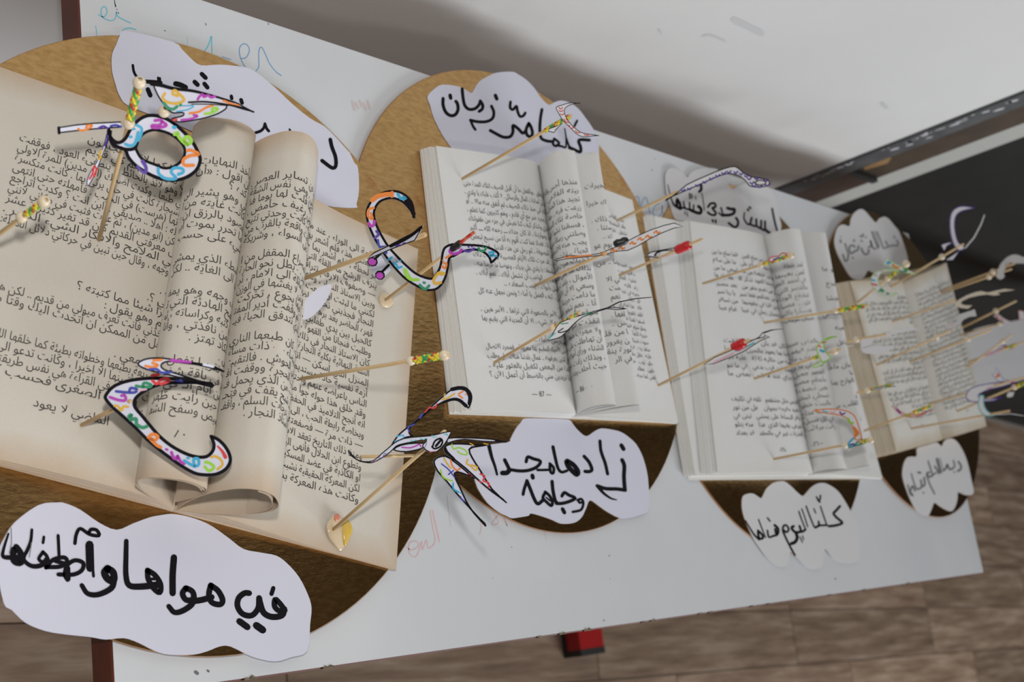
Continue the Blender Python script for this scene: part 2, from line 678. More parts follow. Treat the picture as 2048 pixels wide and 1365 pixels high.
def print_text(leaf, lines, x0, x1, y0, dy, size, parent, mat=None, res=2, just=True, name='printed_text', bold=0.0, crop=False, jmin=0.80):
    """sets lines of print on a leaf; x0..x1 measured across the leaf, y0 = first baseline from the tail"""
    b = Buf()
    for k, ln in enumerate(lines):
        if not ln.strip():
            continue
        align = 'R'
        if ln[0] == '^':
            align, ln = 'C', ln[1:]
        if ln[0] == '<':
            align, ln = 'L', ln[1:]
        V, F = type_mesh(shape(ln), res, bold)
        if not V:
            continue
        xa = min(v[0] for v in V)
        xb = max(v[0] for v in V)
        w = (xb - xa) * size
        sx = 1.0
        full = x1 - x0
        if (w > full and not crop) or (just and align == 'R' and jmin * full < w < 1.15 * full):
            sx = full / w
        w *= sx
        left = {'R': x1 - w, 'C': (x0 + x1) / 2 - w / 2, 'L': x0}[align]
        y = y0 - k * dy
        if left < x0 and crop:
            F = [f for f in F if all(left + (V[i][0] - xa) * size * sx > x0 for i in f)]
        b.add([leaf.at(left + (v[0] - xa) * size * sx, (y + v[1] * size) / leaf.L, 0.00022) for v in V], F)
    return b.obj(name, mat or M_PRINT, parent)


# ================================================================== the room
def struct(name, buf, mats, parent=None, **k):
    o = buf.obj(name, mats, parent, **k)
    if parent is None:
        o['kind'] = 'structure'
    return o


b = Buf()
b.box((-3.2, -4.2, -0.10), (5.2, 3.0, -0.004))
floor = struct('floor', b, M_GROUT)
PR = math.radians(-4)
G0 = Vector((2.02, -0.145, 0))
PWD, PLN = 0.118, 0.68
b = Buf()
b.box((0.0012, 0.0012, -0.004), (PLN - 0.0012, PWD - 0.0012, 0.0))
plank_me = None
rnd = random.Random(3)
for row in range(-7, 8):
    off = {0: 0.0, 1: 0.0, -1: 0.23, 2: 0.31, 3: 0.55}.get(row, rnd.random() * PLN)
    for c in range(-5, 5):
        loc = G0 + Vector((math.cos(PR), math.sin(PR), 0)) * (c * PLN + off) + Vector((-math.sin(PR), math.cos(PR), 0)) * (row * PWD)
        if not (-0.9 < loc.x < 4.2):
            continue
        if plank_me is None:
            o = b.obj('plank', M_PLANK, floor)
            plank_me = o.data
        else:
            o = bpy.data.objects.new('plank', plank_me)
            COL.objects.link(o)
            o.parent = floor
        o.location = loc
        o.rotation_euler = (0, 0, PR)

YW = 0.60
b = Buf()
b.box((-3.2, YW, 0), (1.186, YW + 0.14, 2.9))
wall_left = struct('wall_left', b, M_WALL)
b = Buf()
b.box((5.0, -4.2, 0), (5.15, 3.0, 2.9))
struct('wall_far', b, flat('far_wall_paint', (0.055, 0.042, 0.032), 0.8))
b = Buf()
b.box((-3.35, -4.2, 0), (-3.2, 3.0, 2.9))
struct('wall_near', b, flat('near_wall_paint', (0.16, 0.155, 0.15), 0.8))
b = Buf()
b.box((-3.2, -4.2, 2.9), (5.15, 3.0, 3.0))
struct('ceiling', b, flat('ceiling_paint', (0.20, 0.17, 0.14), 0.8))
def onwall(u, v):
    return ON(u, v, Vector((0, YW, 0)), Vector((0, -1, 0)))


for w_, q in ((14, [(1468, 40), (1490, 50), (1522, 66)]), (5, [(1406, 72), (1420, 70), (1450, 82)]), (6, [(1318, 60), (1322, 66)]), (9, [(1764, 208), (1772, 214)])):
    V, F = stroke2d(q, w_)
    mesh_obj('scuff', [onwall(v.x, v.y) - Vector((0, 0.0003, 0)) for v in V], F, M_SCUFF, wall_left)
# dark metal corner of the wall, its white paint chipped
b = Buf()
b.box((1.1855, YW - 0.004, 0), (1.2275, YW + 0.14, 2.9))
trim = struct('trim_1', b, M_TRIM)
b = Buf()
rnd = random.Random(11)
for i in range(46):
    z = TZ - 0.10 + 0.42 * rnd.random()
    x = 1.186 + abs(rnd.gauss(0, 0.010))
    w, h = 0.002 + 0.006 * rnd.random(), 0.004 + 0.014 * rnd.random()
    q = [(x, z), (x + w * 0.7, z + h * 0.2), (x + w, z + h * 0.8), (x + w * 0.3, z + h), (x - w * 0.2, z + h * 0.55)]
    q = [(min(a, 1.226), c) for a, c in q]
    b.add([(a, YW - 0.0046, c) for a, c in q], [(0, 1, 2, 3, 4)])
b.obj('paint_flake', M_FLAKE, trim, kind='stuff')
# brown boards seen through the gap beside the wall
b = Buf()
b.box((1.2276, YW + 0.014, 0), (1.344, YW + 0.05, 2.89))
gap = struct('trim_2', b, M_BROWN)
b = Buf()
b.box((1.2278, YW + 0.009, TZ - 0.40), (1.335, YW + 0.0145, TZ - 0.055))
b.obj('lower_panel', noisy('red_brown_board', (0.036, 0.018, 0.013), (0.055, 0.030, 0.022), 15, 0.5), gap)
b = Buf()
b.box((1.2278, YW + 0.005, TZ - 0.054), (1.335, YW + 0.0145, TZ - 0.044))
b.obj('cross_bar', M_RUB, gap)
b = Buf()
b.add([(1.250, YW + 0.012, TZ - 0.030), (1.285, YW + 0.012, TZ - 0.038), (1.292, YW + 0.012, TZ - 0.005), (1.275, YW + 0.012, TZ + 0.010), (1.254, YW + 0.012, TZ - 0.002)], [(0, 1, 2, 3, 4)])
b.obj('ochre_patch', M_OCHRE, gap)
# the dark door leaf with its pale edge strip
D0 = Vector((1.345, 0.62, 0))
dd = Vector((2.055, -0.168, 0)).normalized()
dn = Vector((dd.y, -dd.x, 0))
b = Buf()
pl = [D0 + dd * 0.055, D0 + dd * 2.9, D0 + dd * 2.9 - dn * 0.04, D0 + dd * 0.055 - dn * 0.04]
b.add([p + Vector((0, 0, z)) for z in (0.012, 2.89) for p in pl], [(0, 1, 2, 3), (7, 6, 5, 4), (0, 4, 5, 1), (1, 5, 6, 2), (2, 6, 7, 3), (3, 7, 4, 0)])
door = struct('door_1', b, M_DARK)
b = Buf()
pl = [D0 + dn * 0.002, D0 + dd * 0.0545 + dn * 0.002, D0 + dd * 0.0545 - dn * 0.042, D0 - dn * 0.042]
b.add([p + Vector((0, 0, z)) for z in (0.012, 2.89) for p in pl], [(0, 1, 2, 3), (7, 6, 5, 4), (0, 4, 5, 1), (1, 5, 6, 2), (2, 6, 7, 3), (3, 7, 4, 0)])
b.obj('edge_strip', M_STRIP, door, label='pale grey edge strip')
b = Buf()
pl = [D0 + dd * 0.06 + dn * 0.006, D0 + dd * 2.9 + dn * 0.006, D0 + dd * 2.9 + dn * 0.0005, D0 + dd * 0.06 + dn * 0.0005]
b.add([p + Vector((0, 0, z)) for z in (0.012, 0.035) for p in pl], [(0, 1, 2, 3), (7, 6, 5, 4), (0, 4, 5, 1), (1, 5, 6, 2), (2, 6, 7, 3), (3, 7, 4, 0)])
b.obj('bottom_strip', flat('brown_grey_strip', (0.13, 0.115, 0.10), 0.6), door)

# ================================================================== the table
table = thing('school_table', 'long white laminate table with red-brown edges, scribbles and red steel feet, along the wall', 'table', (0.65, 0.25, 0))
b = Buf()
TL, TD, TT = 1.30, 0.50, 0.024
r = 0.0012
top = [(0, 0), (TL, 0), (TL, TD), (0, TD)]
V = []
for z, e in ((TZ - TT, 0.0), (TZ - r, 0.0), (TZ, r)):
    V += [(e, e, z), (TL - e, e, z), (TL - e, TD - e, z), (e, TD - e, z)]
b.add(V, [(8, 9, 10, 11)], 0)
b.add(V, [(3, 2, 1, 0)] + [(i + k, (i + 1) % 4 + k, (i + 1) % 4 + 4 + k, i + 4 + k) for k in (0, 4) for i in range(4)], 1)
tabletop = b.obj('tabletop', [M_LAM, M_EDGE], table)
for x0 in (0.03, 1.255):
    b = Buf()
    b.box((x0 + 0.012, 0.20, 0.04), (x0 + 0.052, 0.26, TZ - TT - 0.03))
    b.obj('leg', M_RED, table)
    b = Buf()
    b.box((x0 + 0.012, 0.03, TZ - TT - 0.03), (x0 + 0.052, 0.47, TZ - TT))
    b.obj('bracket', M_RED, table)
    b = Buf()
    b.box((x0, -0.040, 0.008), (x0 + 0.064, 0.48, 0.040))
    ft = b.obj('foot', M_RED, table)
    b = Buf()
    b.box((x0 - 0.001, -0.050, 0.0), (x0 + 0.065, -0.039, 0.0405))
    b.box((x0 - 0.001, -0.040, 0.0), (x0 + 0.065, 0.03, 0.010))
    b.obj('rubber_cap', M_RUB, ft, label='black rubber cap')
rnd = random.Random(5)
for (u, v) in [(1125, 1270), (1176, 1263), (1287, 1249), (1307, 1245), (1402, 1232), (1422, 1228), (1504, 1216), (1537, 1210), (1660, 1192), (1729, 1182), (1816, 1167), (657, 1334), (1080, 1278), (500, 1357)]:
    p = P(u, v)
    x, s = p.x, 0.0022 + 0.0025 * rnd.random()
    q = [(x - s * 1.3, -0.0004), (x + s * 1.2, -0.0004), (x + s * 0.9, s * 0.28), (x + s * 0.3, s * (0.3 + 0.3 * rnd.random())), (x - s * 0.2, s * 0.25), (x - s * 0.7, s * (0.25 + 0.3 * rnd.random()))]
    b = Buf()
    b.add([(a, c, TZ + 0.0003) for a, c in q] + [(a, c, TZ - 0.005) for a, c in q[:2]], [(0, 1, 2, 3, 4, 5), (6, 7, 1, 0)])
    b.obj('edge_chip', M_CHIP, table)

UPZ = Vector((0, 0, 1))
flatmap = lambda h: (lambda u, v: P(u, v, h))
S = []
t8 = lambda pts: Z(160, 0, 5.12, pts)
S += [(t8([(190, 150), (240, 175), (275, 130), (265, 80), (235, 70), (215, 110), (225, 165), (260, 195), (320, 212), (362, 185), (372, 120), (385, 165), (440, 200), (520, 235)]), 2.0, 'c'),
      (t8([(160, 265), (168, 320), (172, 372)]), 1.6, 'c'), (t8([(420, 345), (445, 305), (490, 288), (530, 290), (570, 303)]), 2.2, 'c'),
      (t8([(1275, 525), (1320, 450), (1345, 370), (1348, 450), (1350, 545)]), 2.2, 'c'), (t8([(1095, 380), (1100, 450)]), 0.8, 'c'),
      (t8([(1455, 582), (1545, 612)]), 1.4, 'u'),
      (t8([(1650, 600), (1700, 590), (1735, 520), (1715, 465), (1680, 450), (1645, 470), (1630, 520), (1645, 600), (1690, 690)]), 1.6, 'u'),
      (t8([(1800, 730), (1830, 680), (1830, 560), (1840, 495), (1865, 490), (1900, 560), (1940, 650), (2000, 730), (2060, 775)]), 1.6, 'u'),
      (t8([(352, 0), (358, 40), (365, 68)]), [1.2, 2.2], 'k'), (t8([(376, 95), (378, 98)]), 1.6), (t8([(390, 128), (394, 136)]), 1.6),
      (t8([(868, 314), (870, 316)]), 2.0), (t8([(1285, 240), (1292, 258)]), 1.8, 'e'), (t8([(1925, 240), (1932, 252)]), 2.0, 'e')]
k5 = lambda pts: Z(1080, 320, 4.096, pts)
S += [(k5([(775, 385), (775, 320), (800, 300), (815, 350), (825, 420), (835, 350), (860, 305), (880, 340), (890, 400), (905, 440)]), 1.4, 'u'),
      (k5([(980, 360), (950, 370), (925, 420), (940, 460), (975, 465), (1000, 420), (1000, 370), (1005, 440), (1040, 470)]), 1.4, 'u')]
c6 = lambda pts: Z(600, 800, 2.923, pts)
S += [(c6([(620, 860), (650, 880), (690, 860), (685, 830), (640, 840), (640, 900), (670, 920), (690, 900), (710, 830), (715, 880), (740, 820), (750, 870), (790, 830), (775, 740), (760, 650)]), 2.2, 's'),
      (c6([(775, 650), (800, 760), (815, 830)]), 3.0, 's'), (c6([(1040, 680), (1060, 740), (1050, 790)]), 1.6, 's'),
      (c6([(1130, 660), (1160, 720), (1120, 730), (1180, 660), (1210, 740), (1190, 680), (1240, 720)]), 1.6, 's'),
      (c6([(1430, 770), (1440, 820)]), 1.2, 'f'), (c6([(860, 560), (880, 740)]), 1.4, 'f')]
for (u, v, w) in [(415, 1342, 4.5), (1218, 1112, 2.0), (1207, 1241, 2.4), (1670, 1158, 2.4), (1330, 926, 1.5), (391, 1345, 7.0), (1023, 1095, 1.4), (1090, 1050, 1.2), (1220, 1158, 1.2), (985, 1157, 1.2), (1303, 340, 2.0), (1310, 318, 1.4)]:
    S.append(([(u, v), (u + w * 0.5, v + w * 0.4)], w, 'e'))
for i in range(5):
    S.append((Z(600, 100, 2.923, [(305 + i * 22, 300 + (i % 2) * 14), (318 + i * 22, 350 - (i % 3) * 10)]), 5.5, 'f'))
# clip: the marks stay on the table
words = {}
for q in S:
    key = (int(q[0][0][0] // 130), int(q[0][0][1] // 130), len(q) > 2 and q[2])
    words.setdefault(key, []).append(q)
for q in words.values():
    ink('marker_scribble', q, flatmap(0.0), UPZ, 0.00012, table)

# a second white table standing beyond, lower than the first
HS = -0.06
st = thing('side_table', 'white round-cornered table top beyond the far end of the long table, half hidden by skewers', 'table', Vector((P(1990, 715, HS).x, P(1990, 715, HS).y, 0)))
pts = smooth_closed([(1915, 690), (1938, 668), (1962, 655), (2040, 640), (2130, 622), (2150, 690), (2130, 740), (2060, 756), (1995, 775), (1940, 788), (1920, 760)], 4)
card('tabletop', [pts], flatmap(HS), UPZ, 0.02, M_CARDW2, st)
for (u, v) in ((1975, 680), (2100, 650), (1965, 765), (2100, 725)):
    q = P(u, v, HS)
    b = Buf()
    b.box((q.x - 0.012, q.y - 0.012, 0), (q.x + 0.012, q.y + 0.012, TZ + HS - 0.0195))
    b.obj('leg', M_RUB, st)

# ================================================================== gold cake boards
BOARDS = []
for nm, (cx, cy, r), h, lab in (
        ('', (0.0881, 0.2365, 0.2200), 0.0042, 'round gold foil board nearest the camera, under the yellowed book'),
        ('', (0.4410, 0.3050, 0.2205), 0.0021, 'round gold foil board under the second book, the one with pages numbered 86 and 87'),
        ('', (0.8234, 0.2680, 0.2185), 0.0000, 'round gold foil board under the third book, the verse book'),
        ('', (1.2000, 0.2972, 0.2170), 0.0021, 'round gold foil board at the far end, under the cream book')):
    k = 1 - (h + 0.002) / 0.68980
    c = Vector((CAM.x + (cx - CAM.x) * k, CAM.y + (cy - CAM.y) * k, TZ + h))
    r *= k
    n = 128
    t = 0.0020
    bd = thing('cake_board', lab, 'cake board', c, 'gold cake boards under the books')
    b = Buf()
    V = []
    for z, rr in ((0, r - 0.0003), (0.0004, r), (t - 0.0003, r), (t, r - 0.0004)):
        V += [c + Vector((rr * math.cos(2 * math.pi * i / n), rr * math.sin(2 * math.pi * i / n), z)) for i in range(n)]
    F = [(j * n + i, j * n + (i + 1) % n, (j + 1) * n + (i + 1) % n, (j + 1) * n + i) for j in range(3) for i in range(n)]
    b.add(V, F + [tuple(range(n - 1, -1, -1))], 0)
    b.obj('card_core', M_BOARD, bd)
    b = Buf()
    b.add([c + Vector(((r - 0.0004) * math.cos(2 * math.pi * i / n), (r - 0.0004) * math.sin(2 * math.pi * i / n), t + 0.00005)) for i in range(n)], [tuple(range(n))], 0)
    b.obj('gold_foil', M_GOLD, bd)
    BOARDS.append((c, r, h + t))


# ================================================================== books
def V3(p, z):
    return Vector((p.x, p.y, p.z + z))


def half(spT, spH, oT, oH, prof, f=1.0, side='R'):
    A = [V3(spT.lerp(oT, u), dz * f) for u, dz in prof]
    B = [V3(spH.lerp(oH, u), dz * f) for u, dz in prof]
    if side == 'L':
        A.reverse()
        B.reverse()
    return Leaf(A, B)


def stack(book, mat, spT, spH, oT, oH, prof, n, side, fan=(0.0, 0.0), jit=0.0006, seed=1, th=0.00035, f0=0.0, f1=1.0):
    """the leaves lying under the top one, each slightly out of line"""
    rnd = random.Random(seed)
    th = max(0.00035, 0.72 * max(z for _, z in prof) * (f1 - f0) / n)
    ax = (oT - spT).normalized()
    up = (spH - spT).normalized()
    for i in range(n):
        f = f0 + (f1 - f0) * (i + 0.5) / n
        fa = 1 - (i + 0.5) / n
        sh = ax * (fa * fan[0] + rnd.uniform(-jit, jit)) + up * rnd.uniform(-jit, jit)
        sh2 = ax * (fa * fan[1] + rnd.uniform(-jit, jit)) + up * rnd.uniform(-jit, jit)
        half(spT + up * rnd.uniform(-jit, jit), spH, oT + sh, oH + sh2, prof, f, side).build('page', mat, book, th, side == 'L')


def loop(spT, spH, axT, axH, prof, profH=None):
    return Leaf([spT + axT * x + UPZ * z for x, z in prof], [spH + axH * x + UPZ * z for x, z in (profH or prof)])


def ang(a):
    return Vector((math.cos(math.radians(a)), math.sin(math.radians(a)), 0))


def cover(book, pts, mat, h0, th=0.0008):
    b = Buf()
    b.add([V3(p, 0) for p in pts] + [V3(p, -th) for p in pts], [(0, 1, 2, 3), (7, 6, 5, 4), (0, 4, 5, 1), (1, 5, 6, 2), (2, 6, 7, 3), (3, 7, 4, 0)])
    for i, v in enumerate(b.V):
        v.z = TZ + h0 + (0 if i < 4 else -th)
    b.obj('cover', mat, book)


# ---- book 1: yellowed, its middle pages folded into two standing loops
H1 = BOARDS[0][2] + 0.0012
spT = P(345, 1022, H1)
spH = spT + Vector((0.0625, 0.2610, 0)) * 0.965
oLT = spT + ang(165.5) * 0.190
oLH = spH + ang(169.5) * 0.190
oRT = P(788, 1140, H1)
oRH = P(833, 500, H1)
book1 = thing('open_book', 'yellowed old open book nearest the camera, with two tall page loops and brown-edged leaves', 'book', spT, 'open books on gold boards')
cover(book1, [oLT, oRT, oRH, oLH], M_OLD, H1 - 0.0003)
pL = [(0, 0.0015), (0.05, 0.008), (0.14, 0.0145), (0.28, 0.0155), (0.5, 0.013), (0.75, 0.0075), (1, 0.003)]
pR = [(0, 0.0015), (0.05, 0.008), (0.12, 0.0125), (0.22, 0.0125), (0.42, 0.007), (0.62, 0.0032), (1, 0.002)]
stack(book1, M_OLD, spT, spH, oLT, oLH, pL, 8, 'L', seed=1)
stack(book1, M_OLD, spT, spH, oRT, oRH, pR, 6, 'R', seed=2)
l1 = half(spT, spH, oLT, oLH, pL, 1.03, 'L')
pg1L = l1.build('page', M_OLD, book1, 0.0003, True)
r1 = half(spT, spH, oRT, oRH, pR, 1.04, 'R')
pg1R = r1.build('page', M_OLD, book1, 0.0003)
aT, aH = ang(-14.5), ang(-12)
pA = [(-0.001, 0.003), (-0.015, 0.011), (-0.032, 0.022), (-0.0455, 0.036), (-0.0490, 0.046), (-0.0465, 0.055), (-0.0376, 0.0623), (-0.0285, 0.0655), (-0.019, 0.0640), (-0.0115, 0.0580), (-0.0075, 0.044), (-0.0085, 0.030), (-0.0095, 0.019)]
spL = spT + (spH - spT) * 0.975
lpA = loop(spT, spL, aT, aH, pA)
rolledA = lpA.build('folded_page', M_OLD, book1, 0.0003)
for d in (0.0016, 0.0032):     # the leaves rolled inside it
    q = [(x * (1 - d * 14) - d * 0.6, z - d * (1.0 if z > 0.03 else 0.2)) for x, z in pA[1:10]]
    loop(spT, spL, aT, aH, q).build('folded_page', M_OLD, book1, 0.0003)
pB = [(0.000, 0.005), (-0.0045, 0.022), (-0.0072, 0.043), (-0.0068, 0.060), (-0.0040, 0.073), (0.0005, 0.0815), (0.0085, 0.0862), (0.0185, 0.0838), (0.0300, 0.0735), (0.0375, 0.062), (0.0395, 0.050), (0.036, 0.037), (0.024, 0.0195), (0.011, 0.008), (0.003, 0.003)]
lpB = loop(spT, spL, aT, aH, pB)
rolledB = lpB.build('folded_page', M_OLD, book1, 0.0003)
q = [(x * 0.9 + 0.001, z - 0.0035) for x, z in pB[6:12]]
loop(spT, spL, aT, aH, q).build('folded_page', M_OLD, book1, 0.0003)

T1L = ["مدين هذا كما لانهم الجسون", "ما بين مليون منهم كي قديم", "سيجارة وهو لائذ بالحائط لا ينطفىء العود ، فوقفت", "وقال في طبعا . وكدت اضحك (ابو مدين) للمرة الاولى",
       "، لان السيجارة كانت في حال يرثى بها . كانت متكسرة", "، على انها (هرست) في الجيب . فأمهلته حتى انتهى", "وقلت له : اهلا .. صديقي .. اين انت ؟ وكدت أتراجع",
       "انه لم يكن (ابو مدين) ، ثم عدت فثبت في مكاني لانني", "حه على معرفتي القديم كان قد تغير كثيرا . عشر", "مل في الملامح والافكار الشيء الكثير .",
       "وأشرق وجهه ، وقال حين تبين في حركاتي دلائل العجلة:", "؟", "جريدة .", "صحفي ؟.", "الم تقرأ شيئا مما كتبته ؟", "فتلعثم وهو يقول :",
       ". لا تؤاخذني فأنت تعرف ميولي من قديم .. لكن هذا .", "رك وهل من الممكن ان أتحدث اليك وقتا ما ؟", "", "الآن سر معي .",
       "عواني سريعة بطبعها وخطواته بطيئة كما خلقها الله ، فـ", "بحركات لم أتبينها الا اخيرا ، وكانت تدعو الى ذلك", "ة . كانت طريقته في القراءة هي نفس طريقتي معـ", "دائما . النهاية الصغرى فحسب كانت", "", "^الماضي لا يعود"]
TA = ["كان يأخذ النهايات الصغرى", "أريد ان اقول : «أن مـ", "مش كده ؟", "قاله لي وهو يشير الى أخيه", "ولما كانت غايته من التعليم ان يعد نفسه", "والمقصود بالرزق ان يعيش فقط فقد", "عند ما تحرر بموت ابيه . وهناك غير",
      "في شيء على حسب تقديره ، فان", "", "في البطء الذي يمشي به صاحبـ", "يصل الى الغاية .. لكن كم عدد الـ", "", "وعرف وجهه وهو يمضغ لقم الفول", "الملامح الهادئة التي تنم عن ركود", "مدين كتبه وكراساته ، ثم سلم",
      "ورق من نافذتي ، وأنا واقف في", "ة لا تكاد تهتز .", "الناس .", "مرات تقريبا تفعل فعلها في ملابـ", "لبطنـ في باقة شفـ", "يوم من أيام الـ في", "فجأة حين رأيت ظهر رجل . تمتـ", "ة القميص وسفح الشعر على", "", "^٨٠"]
TB = ["العلمة لان تساير العصر .", "التي فوقي ، وهي نفس الشقة", "بال — كما قلت لها يوما فضحكت", "من شفتي رغيف حامض .", "وى جميلة ، كانت وحدتي تتيح", "سكنها كانت واقعة بالقرب من", "اخواتها على السواء ، وشريكة", "",
      "خلف المصراع المقفل من البيت", "وزارة البدر — يطل نحو الحارة", "ها، لانها مائلة الى الامام ، تر", "الاسبل حتى لا يغشها في الوزن", "صلات فيها بجوع ، تحركت شفتـ", "افوت ، ثم وقفت أدير المفتاح في", "عودها الذي تتدفق الحياة فيـ", "",
      "صاحبه ، كان طبعها الناري", "طويلة بيضاء — ذات مساء", "ورآني في الحوش . فالتقيت انا و", "ازني باب الحجرة ووقفت أقبلها لد", "اخبأني — من الذي يحمل فـ", "ذلك بيد شبح يقف في فتحـ", "فرق على درجات السلم ، وأقفـ", "سوى الاستاذ النجار ."]
T1R = ["الكلمة الى الوراء ، عند ما كان الباب مفتوحا", "ودفعتني هذه فلم أشعر بها الا اليوم ، في بيتي", "اثر لحظة ، فلم أشعر بما حولي من الناس وهم", "ينزف الرشح ماء القلة التي ملاناها او نحن نظن", "— وصفوف الارقام تتراقص تحت عيني في الدفاتر",
       "وبين الاستاذ النجار ، وكله يقول ان هذا لا يجوز", "لكنني ما لبثت ان رجعت الى نفسي في غرفتي", "النجار فجذبني نحو الحاضر ، ثم تركني وحدي", "قهره الحاضر بعد برهة من الزمن فلم يعد كما كان", "كالحبل بين يدي طفلين ، وأنني اكاد انقطع منه",
       "وطلبت فنجانا من القهوة ، وسرحت في ما مضى", "كان الاستاذ النجار في ذلك الحين طالبا معنا في", "السنة النهائية بكلية التجارة ، يسكن في نفس هذا", "المنزل الذي اسكن — انا — احدى حجراته ، وكانت", "أزمة نفسية حادة مستديمة ، قهرته ، ورأى من",
       "الناس باعراضه عنهم واحتقاره لهم ، ورأى منهم", "وقد خلق هذا حوله جوا من كبريائه الزائف بأنه", "انه أنجح التلاميذ في الحفظ ، ومن أحبهم جميعا", "وبخاصة رابطة الحب ، الى حد انه طارد فتاة معه", "— ذات مرة — فصفعته على خده ، قال الناس انها",
       "ومنذ ذلك التاريخ تعقد الاستاذ حياته كلها ولكنه", "وتطوع ابن الحلال فأنهى اليه القصة الصحيحة او", "او الكاذبة في عضد المسكين ، فتركته حيث كان", "لكن المعركة الحقيقية نشبت بيني وبينه ذات يوم", "وكانت هذه المعركة بسبب الآنسة بهية", "", "<٦٠"]
print_text(l1, T1L, 0.043, l1.W - 0.024, 0.2200, 0.00735, 0.0080, pg1L)
print_text(lpA, TA, 0.048, 0.128, 0.2160, 0.00794, 0.0080, rolledA, crop=True)
print_text(lpB, TB, 0.050, 0.134, 0.2155, 0.00735, 0.0080, rolledB, crop=True)
print_text(r1, T1R, 0.020, 0.150, 0.2373, 0.00822, 0.0078, pg1R, crop=True)

# ---- book 2: white pages 86 / 87
H2 = BOARDS[1][2] + 0.0012
spT = P(1143, 835, H2)
spH = P(1074, 338, H2 + 0.004)
spH.z = spT.z
oLT, oLH = P(940, 822, H2 + 0.012), P(870, 293, H2 + 0.012)
oLT.z = oLH.z = spT.z
oRT, oRH = P(1354, 846, H2 + 0.003), P(1262, 401, H2 + 0.003)
oRT.z = oRH.z = spT.z
book2 = thing('open_book', 'white open book with pages numbered 86 and 87, second from the camera', 'book', spT, 'open books on gold boards')
cover(book2, [oLT + ang(180) * 0.010, oRT + ang(0) * 0.002, oRH, oLH + ang(180) * 0.006], M_COVERW, H2 - 0.0003)
pL = [(0, 0.002), (0.04, 0.010), (0.12, 0.0165), (0.28, 0.0185), (0.6, 0.0165), (1, 0.0130)]
pR = [(0, 0.002), (0.06, 0.008), (0.2, 0.0100), (0.5, 0.008), (1, 0.0045)]
stack(book2, M_NEW, spT, spH, oLT, oLH, pL, 11, 'L', fan=(0.013, 0.007), jit=0.0008, seed=4)
stack(book2, M_NEW, spT, spH, oRT, oRH, pR, 6, 'R', fan=(0.001, 0.001), jit=0.0008, seed=5)
l2 = half(spT, spH, oLT, oLH, pL, 1.03, 'L')
pg2L = l2.build('page', M_NEW, book2, 0.0003, True)
r2 = half(spT, spH, oRT, oRH, pR, 1.05, 'R')
pg2R = r2.build('page', M_NEW, book2, 0.0003)
aT, aH = ang(0), ang(4)
pA = [(0.0005, 0.004), (-0.007, 0.012), (-0.0145, 0.0245), (-0.0185, 0.037), (-0.0170, 0.0455), (-0.010, 0.0505), (-0.0014, 0.052), (0.0005, 0.0505), (-0.004, 0.0455), (-0.009, 0.038), (-0.004, 0.020), (0.001, 0.005)]
lpA2 = loop(spT, spH, aT, aH, pA)
rolledA2 = lpA2.build('folded_page', M_NEW, book2, 0.0003)
pB = [(0.003, 0.005), (0.003, 0.022), (0.007, 0.038), (0.013, 0.049), (0.020, 0.0555), (0.0265, 0.0578), (0.0285, 0.0560), (0.026, 0.048), (0.021, 0.034), (0.012, 0.018), (0.004, 0.005)]
lpB2 = loop(spT, spH, aT, aH, pB)
rolledB2 = lpB2.build('folded_page', M_NEW, book2, 0.0003)
T2L = ["أنتظر تتحقق ، وبالفعل ما أن أقبل الصيف لتلك المدة حتى", "توالت علي امدادات المال والرسائل . لا أكذب عليك يا ولدي ،", "قلت لك اني منذ ذلك الصيف لم أنفق منه مالا .. أو", "بناء ، أو مجرد خبر مع أي قادم ، وهم كثيرون كما تعلم ،",
       "لعلك تدري وتتذكر كيف كنا نعيش في جزء من طفولتك", "حياتنا ، وموازدنا ، اذ كان جدك ـــ رحمه الله ـــ أكبر", "مساعد لنا ، فضلا عما كنت أقوم به أنا من نسيج لبعض", "النفوس المصوفة .. ثم رجل عن هذه الدنيا ، فضاعفت",
       "جهدي .. قد مرت تلك الأيام العصيبة وحملت ذاك", "ورعاية والسعادة يا ولدي على يديك ، وعوضنا ما حرمنا منه ،", "وسعادتنا ، من الواجب أن تشمل أباك .. نعم أباك ..", "ما حصل بأبوك ، يجب اسعاده ...",
       "ـــ لكن ... كيف العمل يا أماه ! ونحن نجهل عنه كل", "شيء ...", "ـــ ليس الأمر بالصعوبة التي تراها .. الأمر هين ،", "لا نجهل عنه كل شيء ، الا أن المدينة التي يقيم بها", "كبيرة", "ـــ نعم باريس ، أماه ...",
       "ـــ بل حتى الأحياء المقيم بها معروفة ، فمجرد الاتصال", "بالعمال الذين يعرفونه .. عمال بلدتنا هناك . بل وطلب", "مساعدة من البعض لكفيل بالعثور عليه ..", "ـــ ماذا تريدين مني بالضبط أن أعمل الآن ؟", "", "^— 87 —"]
T2A = ["منذها أحس والدك أن", "بيته الفلاحي ، تبيه", "تجيد هذا المنزل الذي", "زرعت فيه .. حقا", "خاصة تلك السنة فر", "، فسقنا نشوة السعا", "وصلتني رسالة من أبي", "يجب منه الالتحاق به", "الحياة .. نزلت على نزول", "لأخيك مرت قصيرة", "بذلك ما بقي (قاربي)", "للأموال ، بلغت مئات",
       "وسعي الا أن الأقل تأجيل الرحيل", "ما دامت حريتنا .. رحل أول الربيع", "أنا .. نعم شهور قليلة ... ووصل", "متوقعة أن", "انقذت للوعود لأني", "ولا مهرب منها .", "أن تهاطلت على رسائـ", "الشتاء ورأى أحوك سعيـ", "، وبذلك زادت حاجتي", "حيث أحلف وعده ، من", "", "^— 86 —"]
